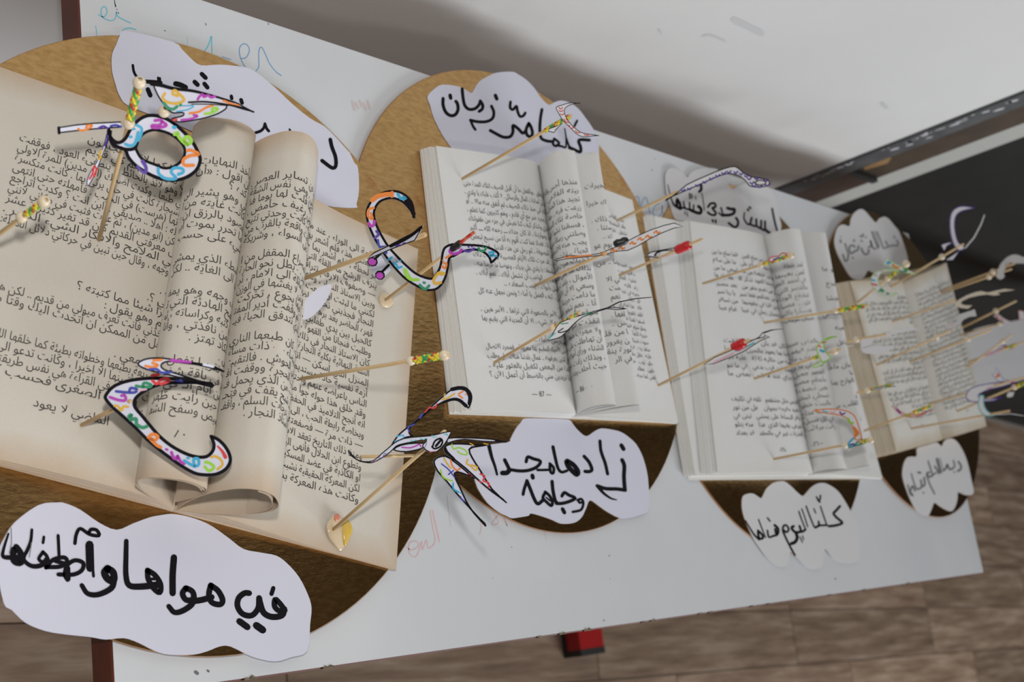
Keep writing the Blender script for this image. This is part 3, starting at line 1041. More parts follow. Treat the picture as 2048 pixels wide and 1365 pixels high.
T2B = ["الشجيرات", "", "لولاك خيرا", "", "رأى ذلك .", "غرستنا .", "دمك ..", "كل يوم عو", "كل بيت", "زرقنا .. من", "", "سعي الا", "مادمت", "نا .. نعم", "لشباب ..", "لقطفها .", "شمس ..", "لاما من قلوب", "الذين يغرور", "سعورة ينقصـ", "ت في الر", "", ""]
T2R = ["جديد الفلاحين", "والد البيضاء والي", "تشغل . عليه", "", "", "", "", "وجد قصدها من", "و التينة من والي", "عشرة . العاشرة", "زهـ . لاليه", "وجيه في عينه", "قلـ . ذلك", "فله . هذا أمله", "فلقد (نقوم)", "لسفرة لهذا قدما", "يملؤ شؤم فضيل", "خيرية لأنها", "حيوت شيئا", "منقذ رده . فيه", "عليه . عقل واسر", "حلو . ثوب . خيا", "ولون . عطاء", "لعنى لما وجه ."]
print_text(l2, T2L, 0.026, l2.W - 0.006, 0.2027, 0.00825, 0.0068, pg2L)
print_text(lpA2, T2A, 0.003, 0.062, 0.2070, 0.0083, 0.0072, rolledA2, crop=True)
print_text(lpB2, T2B, 0.030, 0.072, 0.2060, 0.0083, 0.0072, rolledB2, crop=True)
print_text(r2, T2R, 0.070, 0.130, 0.2080, 0.0072, 0.0062, pg2R, M_PRINTG, res=1)

# ---- book 3: verses
H3 = BOARDS[2][2] + 0.0012
spT = P(1612, 951, H3)
spH = P(1518, 483, H3 + 0.004)
spH.z = spT.z
oLT, oLH = P(1433, 948, H3 + 0.014), P(1377, 443, H3 + 0.014)
oLT.z = oLH.z = spT.z
oRT, oRH = P(1764, 957, H3 + 0.004), P(1640, 505, H3 + 0.004)
oRT.z = oRH.z = spT.z
book3 = thing('open_book', 'white open verse book with a fanned left edge, third from the camera', 'book', spT, 'open books on gold boards')
cover(book3, [P(1378, 961, H3), oRT + ang(0) * 0.002, oRH, P(1298, 456, H3)], M_COVERW, H3 - 0.0003)
pL = [(0, 0.002), (0.04, 0.012), (0.12, 0.020), (0.3, 0.022), (0.6, 0.0195), (1, 0.0150)]
pR = [(0, 0.002), (0.06, 0.009), (0.2, 0.0110), (0.5, 0.008), (1, 0.0045)]
stack(book3, M_NEW, spT, spH, oLT + ang(180) * 0.026, oLH + ang(180) * 0.050, pL, 5, 'L', fan=(0.012, 0.022), jit=0.0010, seed=7, f0=0.0, f1=0.55)
stack(book3, M_NEW, spT, spH, oLT, oLH, pL, 7, 'L', fan=(0.020, 0.016), jit=0.0010, seed=17, f0=0.58, f1=1.0)
stack(book3, M_NEW, spT, spH, oRT, oRH, pR, 6, 'R', fan=(0.001, 0.001), jit=0.0010, seed=8)
l3 = half(spT, spH, oLT, oLH, pL, 1.03, 'L')
pg3L = l3.build('page', M_NEW, book3, 0.0003, True)
r3 = half(spT, spH, oRT, oRH, pR, 1.05, 'R')
pg3R = r3.build('page', M_NEW, book3, 0.0003)
aT, aH = ang(0), ang(0)
pA = [(0.0, 0.003), (-0.009, 0.013), (-0.0145, 0.024), (-0.011, 0.033), (0.000, 0.038), (0.014, 0.0395), (0.029, 0.0382), (0.0315, 0.0360), (0.026, 0.031), (0.014, 0.022), (0.004, 0.004)]
pAH = [(0.0, 0.003), (-0.010, 0.014), (-0.0140, 0.0278), (-0.0115, 0.038), (-0.0065, 0.047), (0.000, 0.0520), (0.0090, 0.0538), (0.0115, 0.0515), (0.011, 0.043), (0.009, 0.028), (0.004, 0.004)]
lpA3 = loop(spT, spH, aT, aH, pA, pAH)
rolledA3 = lpA3.build('folded_page', M_NEW, book3, 0.0003)
pB = [(0.003, 0.004), (0.018, 0.022), (0.026, 0.040), (0.028, 0.053), (0.0305, 0.0605), (0.035, 0.0622), (0.0375, 0.058), (0.036, 0.045), (0.028, 0.026), (0.016, 0.010), (0.005, 0.004)]
pBH = [(0.003, 0.004), (0.017, 0.026), (0.025, 0.043), (0.033, 0.053), (0.044, 0.0600), (0.0565, 0.0615), (0.0590, 0.0570), (0.054, 0.046), (0.040, 0.028), (0.022, 0.011), (0.005, 0.004)]
lpB3 = loop(spT, spH, aT, aH, pB, pBH)
rolledB3 = lpB3.build('folded_page', M_NEW, book3, 0.0003)
T3L = ["عليم القلوب بين صلح العين   فلما صلح ما بين", "خفاءها شهد ما سلام على   ما على سلام", "مستطيرين حريصة من ما   لسعي ما من", "بدعها بينما العود تذكر الا   بها بلدها", "والسهر من نعيم بنفر من   بعد مصير", "وانعماء من بعدائهم نفعا نسر   يا ربا نسر", "سيدها من قلبا في بنفوسها   من تسافر", "البينة يحسبان زمان في عيبا   غرام عيبا", "", "", "",
       "بعده كان قد بأن   نعنا رافقت", "عليها ما بها يعود والحزن   عند ما", "واستعبه من خاليه ثلاثة   عليه ذرة", "عنيدا بعتاد ابرد قرب بدعي   في ما ننو", "مدها وراي عند لا شر   بعض ما", "", "", "بقويل القيس مثل وبشقهم   تلقه في تكليف", "مداها بعيد وفروع بجوان   هل من نور", "مصغر حافر البساط على يمشي   تبتى في", "شياها ويرعى يقيها الذي هذا   منه يتلو", "مسئوم العذرات غير في والحقد   قد بعداد", "", "^-٢١١-"]
T3A = ["لحد خطة", "لمن بعينها صبر", "في لحمد العفي", "والقصر التي حتى", "تنقطع الوداع من", "فلوب عصبا ناجيا", "تعسبكرا باكتين", "لسهل عروف", "", "", "والعض صيدا في", "والقدر فيهم خيال", "ها سعاب حلال ليه", "مكل في ما تر", "العصر جميل توها", "وأعظم مصيبها او", "بعين تنصف الظلم", "تسطي تبختر في", "والبيت خطوة على", "يسمعها مدارج", "في كل سبيل يتدرج", "رافت ميلائب الصدر", "", "^-٢١٠-"]
T3B = ["لو  ما", "", "شدح", "", "بعيشا", "", "بمشاكلي", "", "بعينه", "", "جاهل", "", "", "زمان واحزن", "بها", "بالثوارح بها", "", "لو", "بالقلب سن", "", "كـ", "", "", ""]
print_text(l3, T3L, 0.036, l3.W - 0.004, 0.2450, 0.0093, 0.0074, pg3L, M_PRINT, res=1, jmin=0.45)
print_text(lpA3, T3A, 0.004, 0.062, 0.2350, 0.0090, 0.0078, rolledA3, M_PRINT, res=1, crop=True)
print_text(lpB3, T3B, 0.036, 0.078, 0.2320, 0.0090, 0.0078, rolledB3, M_PRINT, res=1, crop=True)

# ---- book 4: cream, lying almost flat
H4 = BOARDS[3][2] + 0.0012
spT = P(1876, 881, H4)
spH = P(1797, 566, H4)
oLT, oLH = P(1792, 906, H4 + 0.012), P(1699, 563, H4 + 0.012)
oLT.z = oLH.z = spT.z
oRT, oRH = P(1971.5, 853, H4 + 0.010), P(1891, 526, H4 + 0.010)
oRT.z = oRH.z = spT.z
book4 = thing('open_book', 'cream paper open book lying nearly flat at the far end of the table', 'book', spT, 'open books on gold boards')
ax = (oLT - spT).normalized()
cover(book4, [oLT + ax * 0.033, oRT, oRH, oLH + ax * 0.028], M_CREAM, H4 - 0.0003)
pL = [(0, 0.003), (0.05, 0.009), (0.2, 0.0145), (0.5, 0.0145), (1, 0.0120)]
pR = [(0, 0.004), (0.03, 0.011), (0.15, 0.018), (0.45, 0.019), (0.75, 0.0165), (1, 0.0110)]
stack(book4, M_CREAM, spT, spH, oLT, oLH, pL, 8, 'L', fan=(0.034, 0.028), jit=0.0010, seed=9)
stack(book4, M_CREAM, spT, spH, oRT, oRH, pR, 8, 'R', fan=(0.002, 0.002), jit=0.0008, seed=10)
l4 = half(spT, spH, oLT, oLH, pL, 1.04, 'L')
pg4L = l4.build('page', M_CREAM, book4, 0.0003, True)
r4 = half(spT, spH, oRT, oRH, pR, 1.04, 'R')
pg4R = r4.build('page', M_CREAM, book4, 0.0003)
W4 = ["كان", "في", "ذلك", "المساء", "الذي", "لم", "يكن", "يعرف", "عن", "هذا", "البيت", "القديم", "شيئا", "حين", "عاد", "الى", "المدينة", "وقد", "رأى", "أهله", "من", "بعيد", "فجلس", "على", "الباب", "وقال", "لهم", "هل", "تذكرون", "تلك", "الأيام", "التي", "مضت", "ولا", "نزال", "نحلم", "بها", "كما", "كنا", "صغارا"]
rnd = random.Random(21)


def filler(n):
    return ' '.join(rnd.choice(W4) for _ in range(n))


T4L = [filler(4), filler(9), filler(10), filler(10), filler(10), filler(2), '', filler(9), filler(10), filler(10), filler(10), filler(10), filler(10), filler(5), filler(9), filler(10), filler(10), '', filler(9), filler(10), filler(10), filler(7), filler(3), filler(6), '', '^٢٨']
T4R = [filler(9) for _ in range(3)] + [filler(10) for _ in range(22)] + ['', '^٢٩']
print_text(l4, T4L, 0.020, l4.W - 0.004, 0.2000, 0.0071, 0.0072, pg4L, M_PRINTG, res=1)
print_text(r4, T4R, 0.016, r4.W - 0.012, 0.2110, 0.0071, 0.0072, pg4R, M_PRINTG, res=1)


# ================================================================== paper clouds with handwriting
def cloud(label, crop, outline, h, strokes, extra=(), sm=3, mat=None):
    ox, oy, s = crop
    pts = []
    for p in outline:
        pts.append((p[0], p[1]) if len(p) == 3 else (ox + p[0] / s, oy + p[1] / s))
    pts = smooth_closed(pts, sm) if sm > 1 else pts
    mp = flatmap(h)
    o = card('paper_cloud', [pts], mp, UPZ, 0.00035, mat or M_CARD, None)
    o['label'] = label
    o['category'] = 'paper sign'
    o['group'] = 'paper clouds lettered by hand'
    S = []
    for st in strokes:
        w = st[1]
        w = [q / s for q in w] if isinstance(w, (list, tuple)) else w / s
        S.append((Z(ox, oy, s, st[0]), w, st[2] if len(st) > 2 else 'k'))
    S += list(extra)
    ink('handwriting', S, mp, UPZ, 0.00012, o)
    return o


HB = [b_[2] for b_ in BOARDS]
c8 = lambda pts: Z(400, 180, 4.551, pts)
cloud('cut paper cloud behind the yellowed book, its lettering half hidden by the page loops', (0, 0, 2.923),
      [(735, 180), (1010, 245), (1065, 290), (1120, 345), (1175, 382), (1290, 378), (1410, 390), (1480, 410), (1600, 505), (1700, 600), (1810, 690), (1895, 738), (1960, 800), (2046, 895),
       (634 + 65, 304, 1), (709, 326, 1), (716, 336, 1), (718, 380, 1), (713, 408, 1), (709, 416, 1), (640, 408, 1), (560, 360, 1), (480, 312, 1), (400, 270, 1), (330, 240, 1), (258, 212, 1),
       (700, 560), (675, 490), (655, 410), (655, 320), (680, 260), (700, 210)], HB[0] + 0.0006,
      [], [(Z(220, 60, 6.827, q), w / 6.827, 'k') for q, w in [([(310, 482), (325, 570), (365, 640), (430, 690), (490, 702)], 36), ([(480, 705), (600, 712), (690, 722)], 56), ([(655, 652), (660, 700)], 32), ([(682, 655), (690, 715)], 24), ([(515, 812), (550, 895)], 62),
                                                              ([(895, 735), (960, 752), (1030, 785)], 72), ([(1252, 602), (1305, 655)], 60), ([(1155, 710), (1195, 750)], 62), ([(1288, 735), (1330, 788)], 58), ([(1655, 905), (1662, 940)], 46), ([(1788, 955), (1802, 1000)], 52)]] +
      [(c8(q), w / 4.551, 'k') for q, w in [([(500, 392), (550, 375), (580, 345), (590, 310)], 26), ([(590, 308), (605, 350), (625, 375)], 26), ([(815, 360), (825, 385)], 18), ([(1185, 452), (1200, 520), (1232, 610), (1235, 690), (1200, 710), (1110, 645)], 34)]])

cloud('large cut paper cloud at the front left, hanging over the table corner, black lettering', (0, 867, 2.741),
      [(310, 380), (210, 395), (80, 490), (20, 580), (-6, 640), (-18, 720), (20, 930), (65, 970), (140, 1040), (250, 1085), (370, 1105), (495, 1118), (580, 1132), (680, 1124), (760, 1150), (850, 1195), (930, 1215), (1060, 1215), (1140, 1195), (1205, 1170), (1265, 1170), (1380, 1225),
       (1505, 1252), (1600, 1228), (1685, 1195), (1700, 1050), (1708, 960), (1690, 890), (1640, 790), (1575, 715), (1515, 672), (1430, 655), (1335, 635), (1260, 580), (1170, 515), (1100, 480), (1020, 455), (940, 443), (880, 450), (820, 462), (730, 495), (640, 530), (545, 492), (440, 420), (360, 385)],
      HB[0] + 0.0006,
      [([(1488, 882), (1498, 850)], 24), ([(1560, 968), (1530, 930), (1508, 912), (1505, 950), (1530, 975), (1562, 972)], 30), ([(1558, 965), (1545, 1000), (1490, 1008), (1445, 985), (1425, 930), (1420, 905)], 34), ([(1420, 905), (1415, 960), (1380, 1000), (1330, 992), (1302, 950), (1308, 905), (1340, 878), (1366, 878)], 32),
       ([(1312, 1032), (1356, 1064)], 36), ([(1405, 1055), (1440, 1080)], 40),
       ([(1155, 835), (1195, 865), (1220, 915), (1205, 940), (1160, 928), (1145, 885), (1155, 835)], 32), ([(1160, 900), (1105, 915), (1060, 922)], 34), ([(1020, 850), (1055, 870), (1060, 910), (1020, 915), (1000, 880), (1018, 850)], 32), ([(1062, 900), (1050, 940), (1000, 975), (955, 983), (925, 950)], [36, 28]),
       ([(953, 682), (946, 780), (946, 878)], 36), ([(808, 752), (850, 780), (880, 830), (875, 875), (840, 850), (812, 800), (808, 755)], 30), ([(820, 800), (870, 800)], 16), ([(862, 832), (770, 842), (708, 835), (690, 780), (690, 680), (692, 592)], [38, 26]),
       ([(588, 742), (620, 765), (622, 810), (590, 800), (572, 765), (590, 742)], 40), ([(625, 800), (610, 850), (540, 885), (480, 880), (448, 835)], [36, 26]), ([(490, 612), (494, 740)], 46), ([(508, 738), (512, 785)], 16),
       ([(410, 605), (418, 555), (440, 524), (490, 555), (542, 562), (530, 533), (500, 528), (488, 542)], 20),
       ([(320, 775), (400, 776), (448, 752), (455, 712), (410, 698), (368, 725), (355, 775), (370, 805)], 24), ([(370, 740), (372, 800)], 30), ([(252, 738), (290, 695), (350, 682), (366, 705), (330, 732), (252, 735)], 24), ([(300, 700), (350, 715)], 24), ([(318, 562), (324, 690)], 18),
       ([(235, 652), (258, 680), (240, 708), (212, 690), (235, 652)], 20), ([(240, 570), (235, 602)], 16), ([(258, 690), (225, 725), (170, 728), (128, 690), (150, 640), (168, 590), (174, 530)], [30, 16]),
       ([(88, 625), (112, 660), (115, 710), (75, 700), (72, 640)], 36), ([(125, 682), (70, 682), (18, 678), (18, 640), (45, 552)], [34, 12]), ([(60, 520), (62, 600), (50, 660)], 5, 'e'), ([(172, 600), (160, 680)], 5, 'e')])

cloud('cut paper cloud above the second book, at the wall edge of its gold board', (850, 140, 5.689),
      [(30, 300), (120, 205), (200, 168), (370, 185), (470, 230), (530, 262), (565, 210), (620, 130), (720, 70), (820, 30), (990, 20), (1060, 50), (1150, 110), (1240, 200), (1300, 290), (1345, 345), (1412, 397), (1470, 370), (1545, 348), (1640, 370), (1745, 440), (1830, 550), (1900, 650), (1970, 790),
       (1980, 960), (1198, 318, 1), (1188, 330, 1), (1120, 334, 1), (1070, 330, 1), (1000, 316, 1), (905, 300, 1), (310, 900), (200, 740), (100, 540), (60, 400)], HB[1] + 0.0006,
      [([(205, 325), (205, 400), (235, 480), (290, 520), (345, 508), (375, 450), (368, 385), (350, 358)], 38), ([(285, 288), (292, 322)], 42), ([(422, 215), (430, 300), (450, 400), (500, 448), (570, 440), (615, 395), (628, 352)], 36), ([(628, 352), (655, 400), (650, 445), (615, 472)], 36),
       ([(800, 290), (816, 330)], 42), ([(755, 412), (782, 480), (768, 550), (700, 588), (600, 590), (515, 572)], 34), ([(520, 580), (545, 640), (572, 680)], 30), ([(972, 365), (968, 430), (1000, 452), (1040, 412), (1052, 470), (1080, 530), (1120, 520), (1140, 490)], 32),
       ([(1180, 608), (1150, 680), (1160, 740), (1200, 760), (1222, 720), (1205, 650), (1180, 608)], 36), ([(1150, 690), (1110, 720), (1060, 670), (1000, 632), (1000, 700), (970, 758), (890, 765), (800, 722), (742, 690)], 36),
       ([(1330, 450), (1312, 560), (1306, 680), (1320, 775), (1380, 808), (1440, 815)], 34), ([(1470, 782), (1455, 840), (1490, 868), (1525, 832), (1480, 790)], 28), ([(1500, 858), (1560, 872), (1600, 880), (1605, 780), (1590, 670)], [30, 14]), ([(1730, 578), (1700, 640)], 26), ([(1610, 780), (1640, 870), (1690, 905)], [16, 34]),
       ([(1870, 800), (1750, 800), (1770, 880), (1765, 935), (1690, 905), (1640, 885)], 36)])

cloud('cut paper cloud below the second book with two lines of black lettering', (940, 830, 5.459),
      [(600, 42), (560, 80), (510, 140), (470, 210), (440, 270), (1015, 885, 1), (960, 893, 1), (938, 905, 1), (945, 945, 1), (953, 970, 1), (100, 830), (190, 960), (310, 1060), (400, 1105), (460, 1130), (560, 1118), (640, 1103), (665, 1078), (760, 1100), (890, 1145), (1000, 1190), (1140, 1180), (1220, 1120),
       (1265, 1030), (1310, 935), (1400, 990), (1500, 1060), (1640, 1130), (1740, 1130), (1850, 1100), (1945, 1055), (1955, 900), (1950, 780), (1935, 640), (1890, 470), (1820, 330), (1740, 250), (1650, 190), (1560, 165), (1440, 150), (1370, 175), (1270, 235), (1180, 170), (1130, 110), (1090, 60), (1000, 48), (800, 42)],
      HB[1] + 0.0006,
      [([(1652, 335), (1676, 376)], 46), ([(1660, 495), (1684, 560), (1680, 680), (1690, 820)], 44), ([(1695, 825), (1600, 812), (1480, 808), (1388, 778)], 40), ([(1400, 790), (1460, 860), (1540, 915), (1600, 930)], [40, 12]), ([(1418, 288), (1430, 400), (1475, 530), (1502, 648)], 36),
       ([(1245, 455), (1300, 520), (1330, 600), (1300, 622), (1255, 620)], 38), ([(1060, 505), (1130, 550), (1178, 620), (1165, 655), (1120, 620), (1070, 565), (1052, 515)], 52), ([(905, 352), (930, 470), (960, 585), (1000, 628), (1060, 612)], [38, 30]),
       ([(870, 535), (912, 580), (908, 638), (880, 628), (870, 560)], 32), ([(870, 602), (800, 605), (735, 605)], 28), ([(612, 515), (630, 462), (690, 482), (768, 510), (730, 570), (640, 608), (540, 615), (430, 600)], 36), ([(680, 665), (686, 690)], 44),
       ([(378, 495), (410, 560), (430, 600)], 40), ([(425, 612), (400, 635), (352, 638)], 52), ([(207, 342), (235, 460), (270, 560), (295, 655)], [42, 24]), ([(1172, 935), (1215, 922), (1236, 970), (1210, 1040), (1120, 1063)], 28), ([(1180, 935), (1195, 962), (1230, 955)], 26),
       ([(1002, 890), (1030, 852), (1080, 880), (1148, 913), (1080, 950), (1000, 970), (940, 970)], 36), ([(1010, 1032), (1030, 1070)], 42), ([(895, 730), (905, 830), (930, 940), (960, 972)], 38), ([(820, 845), (870, 890), (898, 960), (885, 995), (840, 960), (795, 910), (820, 850)], 34), ([(830, 905), (870, 940)], 18),
       ([(620, 722), (660, 820), (700, 920), (740, 975), (800, 930)], 38), ([(620, 725), (592, 810), (578, 872)], 34)])

cloud('grey-white paper cloud above the verse book, crossed by the shadow of a purple letter', (1320, 320, 7.314),
      [(78, 280), (95, 180), (130, 132), (190, 118), (260, 140), (330, 190), (400, 262), (440, 200), (520, 150), (640, 120), (760, 120), (850, 145), (900, 215), (950, 290), (1000, 355), (1060, 425), (1130, 390), (1230, 350), (1330, 338), (1450, 350), (1580, 400), (1650, 500), (1700, 620), (1720, 720), (1750, 850), (1775, 970),
       (1740, 1080), (1600, 1170), (1450, 1178), (1300, 1095), (1000, 998), (700, 938), (410, 900), (240, 875), (190, 800), (150, 680), (100, 500)], HB[2] + 0.0006,
      [([(1640, 715), (1665, 850), (1690, 960), (1710, 1030)], 30), ([(1236, 770), (1226, 850), (1260, 920), (1310, 945), (1340, 850)], [20, 34]), ([(1310, 940), (1400, 968), (1408, 870)], 32), ([(1405, 960), (1470, 1000), (1480, 890)], 32), ([(1470, 1000), (1530, 1028), (1535, 900)], 32), ([(1535, 1015), (1570, 1050), (1605, 1070)], 40),
       ([(1285, 722), (1290, 742)], 32), ([(1308, 690), (1325, 710)], 30), ([(1110, 850), (1140, 900), (1130, 965), (1080, 982), (1005, 925)], 36), ([(985, 705), (1040, 722), (1085, 722), (1078, 780), (1010, 808), (930, 810)], 44), ([(890, 700), (910, 770), (920, 825), (860, 778)], 26),
       ([(700, 690), (740, 640), (800, 640), (810, 690), (765, 705), (812, 770), (800, 808), (740, 800), (698, 768)], 34), ([(765, 880), (775, 905)], 30), ([(810, 880), (815, 918)], 28), ([(612, 490), (630, 600), (650, 740)], 14), ([(598, 370), (602, 430), (575, 465)], 42),
       ([(560, 680), (598, 720), (588, 780), (520, 768), (440, 732)], 46), ([(490, 660), (492, 740)], 24), ([(430, 625), (432, 720)], 24), ([(440, 730), (365, 705), (342, 612)], [34, 20]), ([(365, 705), (300, 702)], 30), ([(250, 575), (288, 640), (298, 715), (250, 680), (242, 595)], 38), ([(300, 720), (210, 665), (160, 560), (112, 362)], [36, 10]),
       ([(428, 492), (438, 568)], 20), ([(458, 500), (468, 558)], 18), ([(513, 530), (524, 580)], 14), ([(360, 750), (366, 800)], 14), ([(394, 765), (402, 825)], 14)], mat=M_CARDW2)

cloud('grey-white paper cloud below the verse book, its three lower lobes resting on the table', (1470, 950, 6.823),
      [(100, 320), (150, 268), (240, 257), (310, 295), (360, 322), (400, 250), (440, 180), (530, 110), (640, 88), (700, 107), (780, 170), (850, 240), (925, 292), (980, 240), (1050, 165), (1140, 118), (1230, 117), (1330, 165), (1420, 240), (1500, 360), (1590, 520), (1640, 640), (1690, 800), (1700, 950), (1705, 1100),
       (1680, 1180), (1600, 1215), (1450, 1200), (1330, 1140), (1230, 1010), (1215, 1150), (1180, 1260), (1090, 1300), (960, 1250), (850, 1140), (770, 1060), (740, 1090), (720, 1220), (680, 1260), (580, 1250), (450, 1150), (350, 1020), (240, 850), (150, 650), (100, 480)], HB[2] + 0.0006,
      [([(1430, 432), (1380, 490), (1345, 530), (1380, 580), (1450, 640), (1455, 668), (1370, 695), (1280, 705)], 36), ([(1165, 432), (1200, 540), (1250, 680), (1270, 700)], 20), ([(1140, 640), (1155, 690), (1250, 690)], 28), ([(1160, 690), (1095, 722)], 34), ([(970, 432), (1020, 570), (1078, 712)], 22),
       ([(1075, 465), (1100, 525)], 18), ([(1112, 305), (1130, 340), (1158, 340), (1165, 285)], 24), ([(1135, 350), (1155, 372)], 30), ([(910, 468), (950, 580), (990, 712)], 18), ([(870, 502), (910, 620), (960, 745)], 20), ([(960, 750), (910, 780), (880, 702)], 32), ([(900, 780), (830, 788), (790, 760), (772, 722), (800, 705)], 36),
       ([(830, 790), (848, 860), (820, 920), (768, 943)], 44), ([(885, 850), (918, 925)], 16), ([(920, 835), (935, 890)], 16), ([(650, 760), (660, 705), (700, 692), (732, 750), (700, 788), (672, 762)], 28), ([(655, 780), (700, 880), (760, 1000), (815, 1100)], 28),
       ([(540, 690), (588, 740), (580, 815), (520, 838), (460, 852), (442, 762)], [36, 24]), ([(550, 745), (560, 800)], 36), ([(442, 592), (475, 635)], 22), ([(320, 612), (360, 720), (415, 858)], 18), ([(312, 765), (368, 820), (378, 868), (330, 868), (312, 795)], 32), ([(330, 888), (260, 820), (190, 710), (142, 627)], [30, 16])], mat=M_CARDW2)

cloud('small grey paper cloud beside the door, above the cream book at the far end', (1650, 410, 8.533),
      [(160, 620), (180, 490), (220, 390), (270, 345), (330, 340), (420, 362), (440, 250), (490, 150), (560, 90), (620, 72), (680, 100), (760, 190), (830, 270), (875, 302), (920, 240), (980, 210), (1030, 205), (1100, 250), (1180, 350), (1260, 450), (1320, 600), (1380, 780), (1420, 950), (1410, 1050), (1300, 1150),
       (1100, 1195), (850, 1170), (740, 1120), (690, 1200), (640, 1255), (520, 1270), (430, 1220), (330, 1060), (230, 870), (180, 740)], HB[3] + 0.0006,
      [([(1178, 545), (1190, 556)], 28, 'e'), ([(1225, 605), (1250, 660), (1230, 700), (1170, 692), (1110, 705), (1060, 722), (1000, 740), (960, 650), (888, 462)], 24, 'e'), ([(1030, 622), (1070, 690)], 24, 'e'), ([(802, 462), (850, 600), (905, 738)], 30, 'e'), ([(845, 452), (880, 560), (925, 720)], 16, 'e'),
       ([(870, 750), (820, 740), (772, 605), (790, 700), (740, 722)], 26, 'e'), ([(742, 762), (740, 820), (690, 848), (640, 800), (620, 742)], 28, 'e'), ([(618, 610), (626, 625)], 26, 'e'), ([(600, 530), (640, 542), (650, 502)], 26, 'e'), ([(690, 545), (700, 556)], 22, 'e'),
       ([(570, 702), (560, 770), (510, 790), (440, 830), (412, 722), (470, 692), (510, 722)], 28, 'e'), ([(490, 602), (496, 620)], 30, 'e'), ([(400, 850), (340, 662)], 24, 'e'), ([(400, 840), (380, 940), (340, 958), (320, 900), (300, 850)], 28, 'e'), ([(468, 900), (476, 910)], 28, 'e'), ([(260, 605), (270, 640)], 30, 'e'), ([(265, 540), (275, 562)], 12, 'e')], mat=M_CARDW2)

cloud('small grey paper cloud below the cream book, at the far front corner of the table', (1790, 870, 7.582),
      [(115, 640), (120, 500), (150, 400), (190, 345), (250, 332), (325, 330), (332, 260), (340, 202), (480, 160), (620, 118), (660, 135), (710, 175), (740, 110), (790, 70), (860, 60), (930, 95), (1000, 190), (1060, 310), (1110, 460), (1150, 640), (1180, 780), (1195, 880), (1150, 915), (1080, 915), (1000, 885), (955, 875),
       (945, 990), (910, 1100), (860, 1160), (780, 1140), (690, 1090), (600, 1030), (560, 1120), (500, 1235), (400, 1200), (310, 1130), (230, 980), (160, 800)], HB[3] + 0.0006,
      [([(960, 412), (1000, 470), (992, 528), (950, 552)], 32, 'e'), ([(885, 392), (905, 480), (870, 510)], 24, 'e'), ([(893, 568), (902, 572)], 22, 'e'), ([(870, 520), (820, 520), (792, 452), (770, 510), (730, 548)], 30, 'e'), ([(682, 362), (710, 470), (735, 548)], 14, 'e'), ([(638, 372), (690, 570)], 44, 'e'), ([(600, 482), (640, 540), (660, 588)], 28, 'e'),
       ([(502, 402), (540, 520), (570, 600), (620, 580)], 24, 'e'), ([(570, 620), (520, 640), (482, 592), (520, 572)], 30, 'e'), ([(480, 622), (530, 760), (600, 900)], 24, 'e'), ([(440, 652), (450, 760), (400, 790)], 28, 'e'), ([(350, 575), (385, 577)], 32, 'e'), ([(428, 880), (434, 884)], 26, 'e'), ([(392, 692), (400, 800), (330, 830)], 26, 'e'),
       ([(245, 592), (290, 740), (330, 830)], 20, 'e'), ([(300, 850), (270, 782), (232, 850), (270, 928)], 28, 'e'), ([(192, 762), (230, 900), (270, 928)], 22, 'e')], mat=M_CARDW2)


# ================================================================== skewers carrying paper letters
DEFCARD = M_CARD
GRP = 'skewers with paper letters stuck in the books'


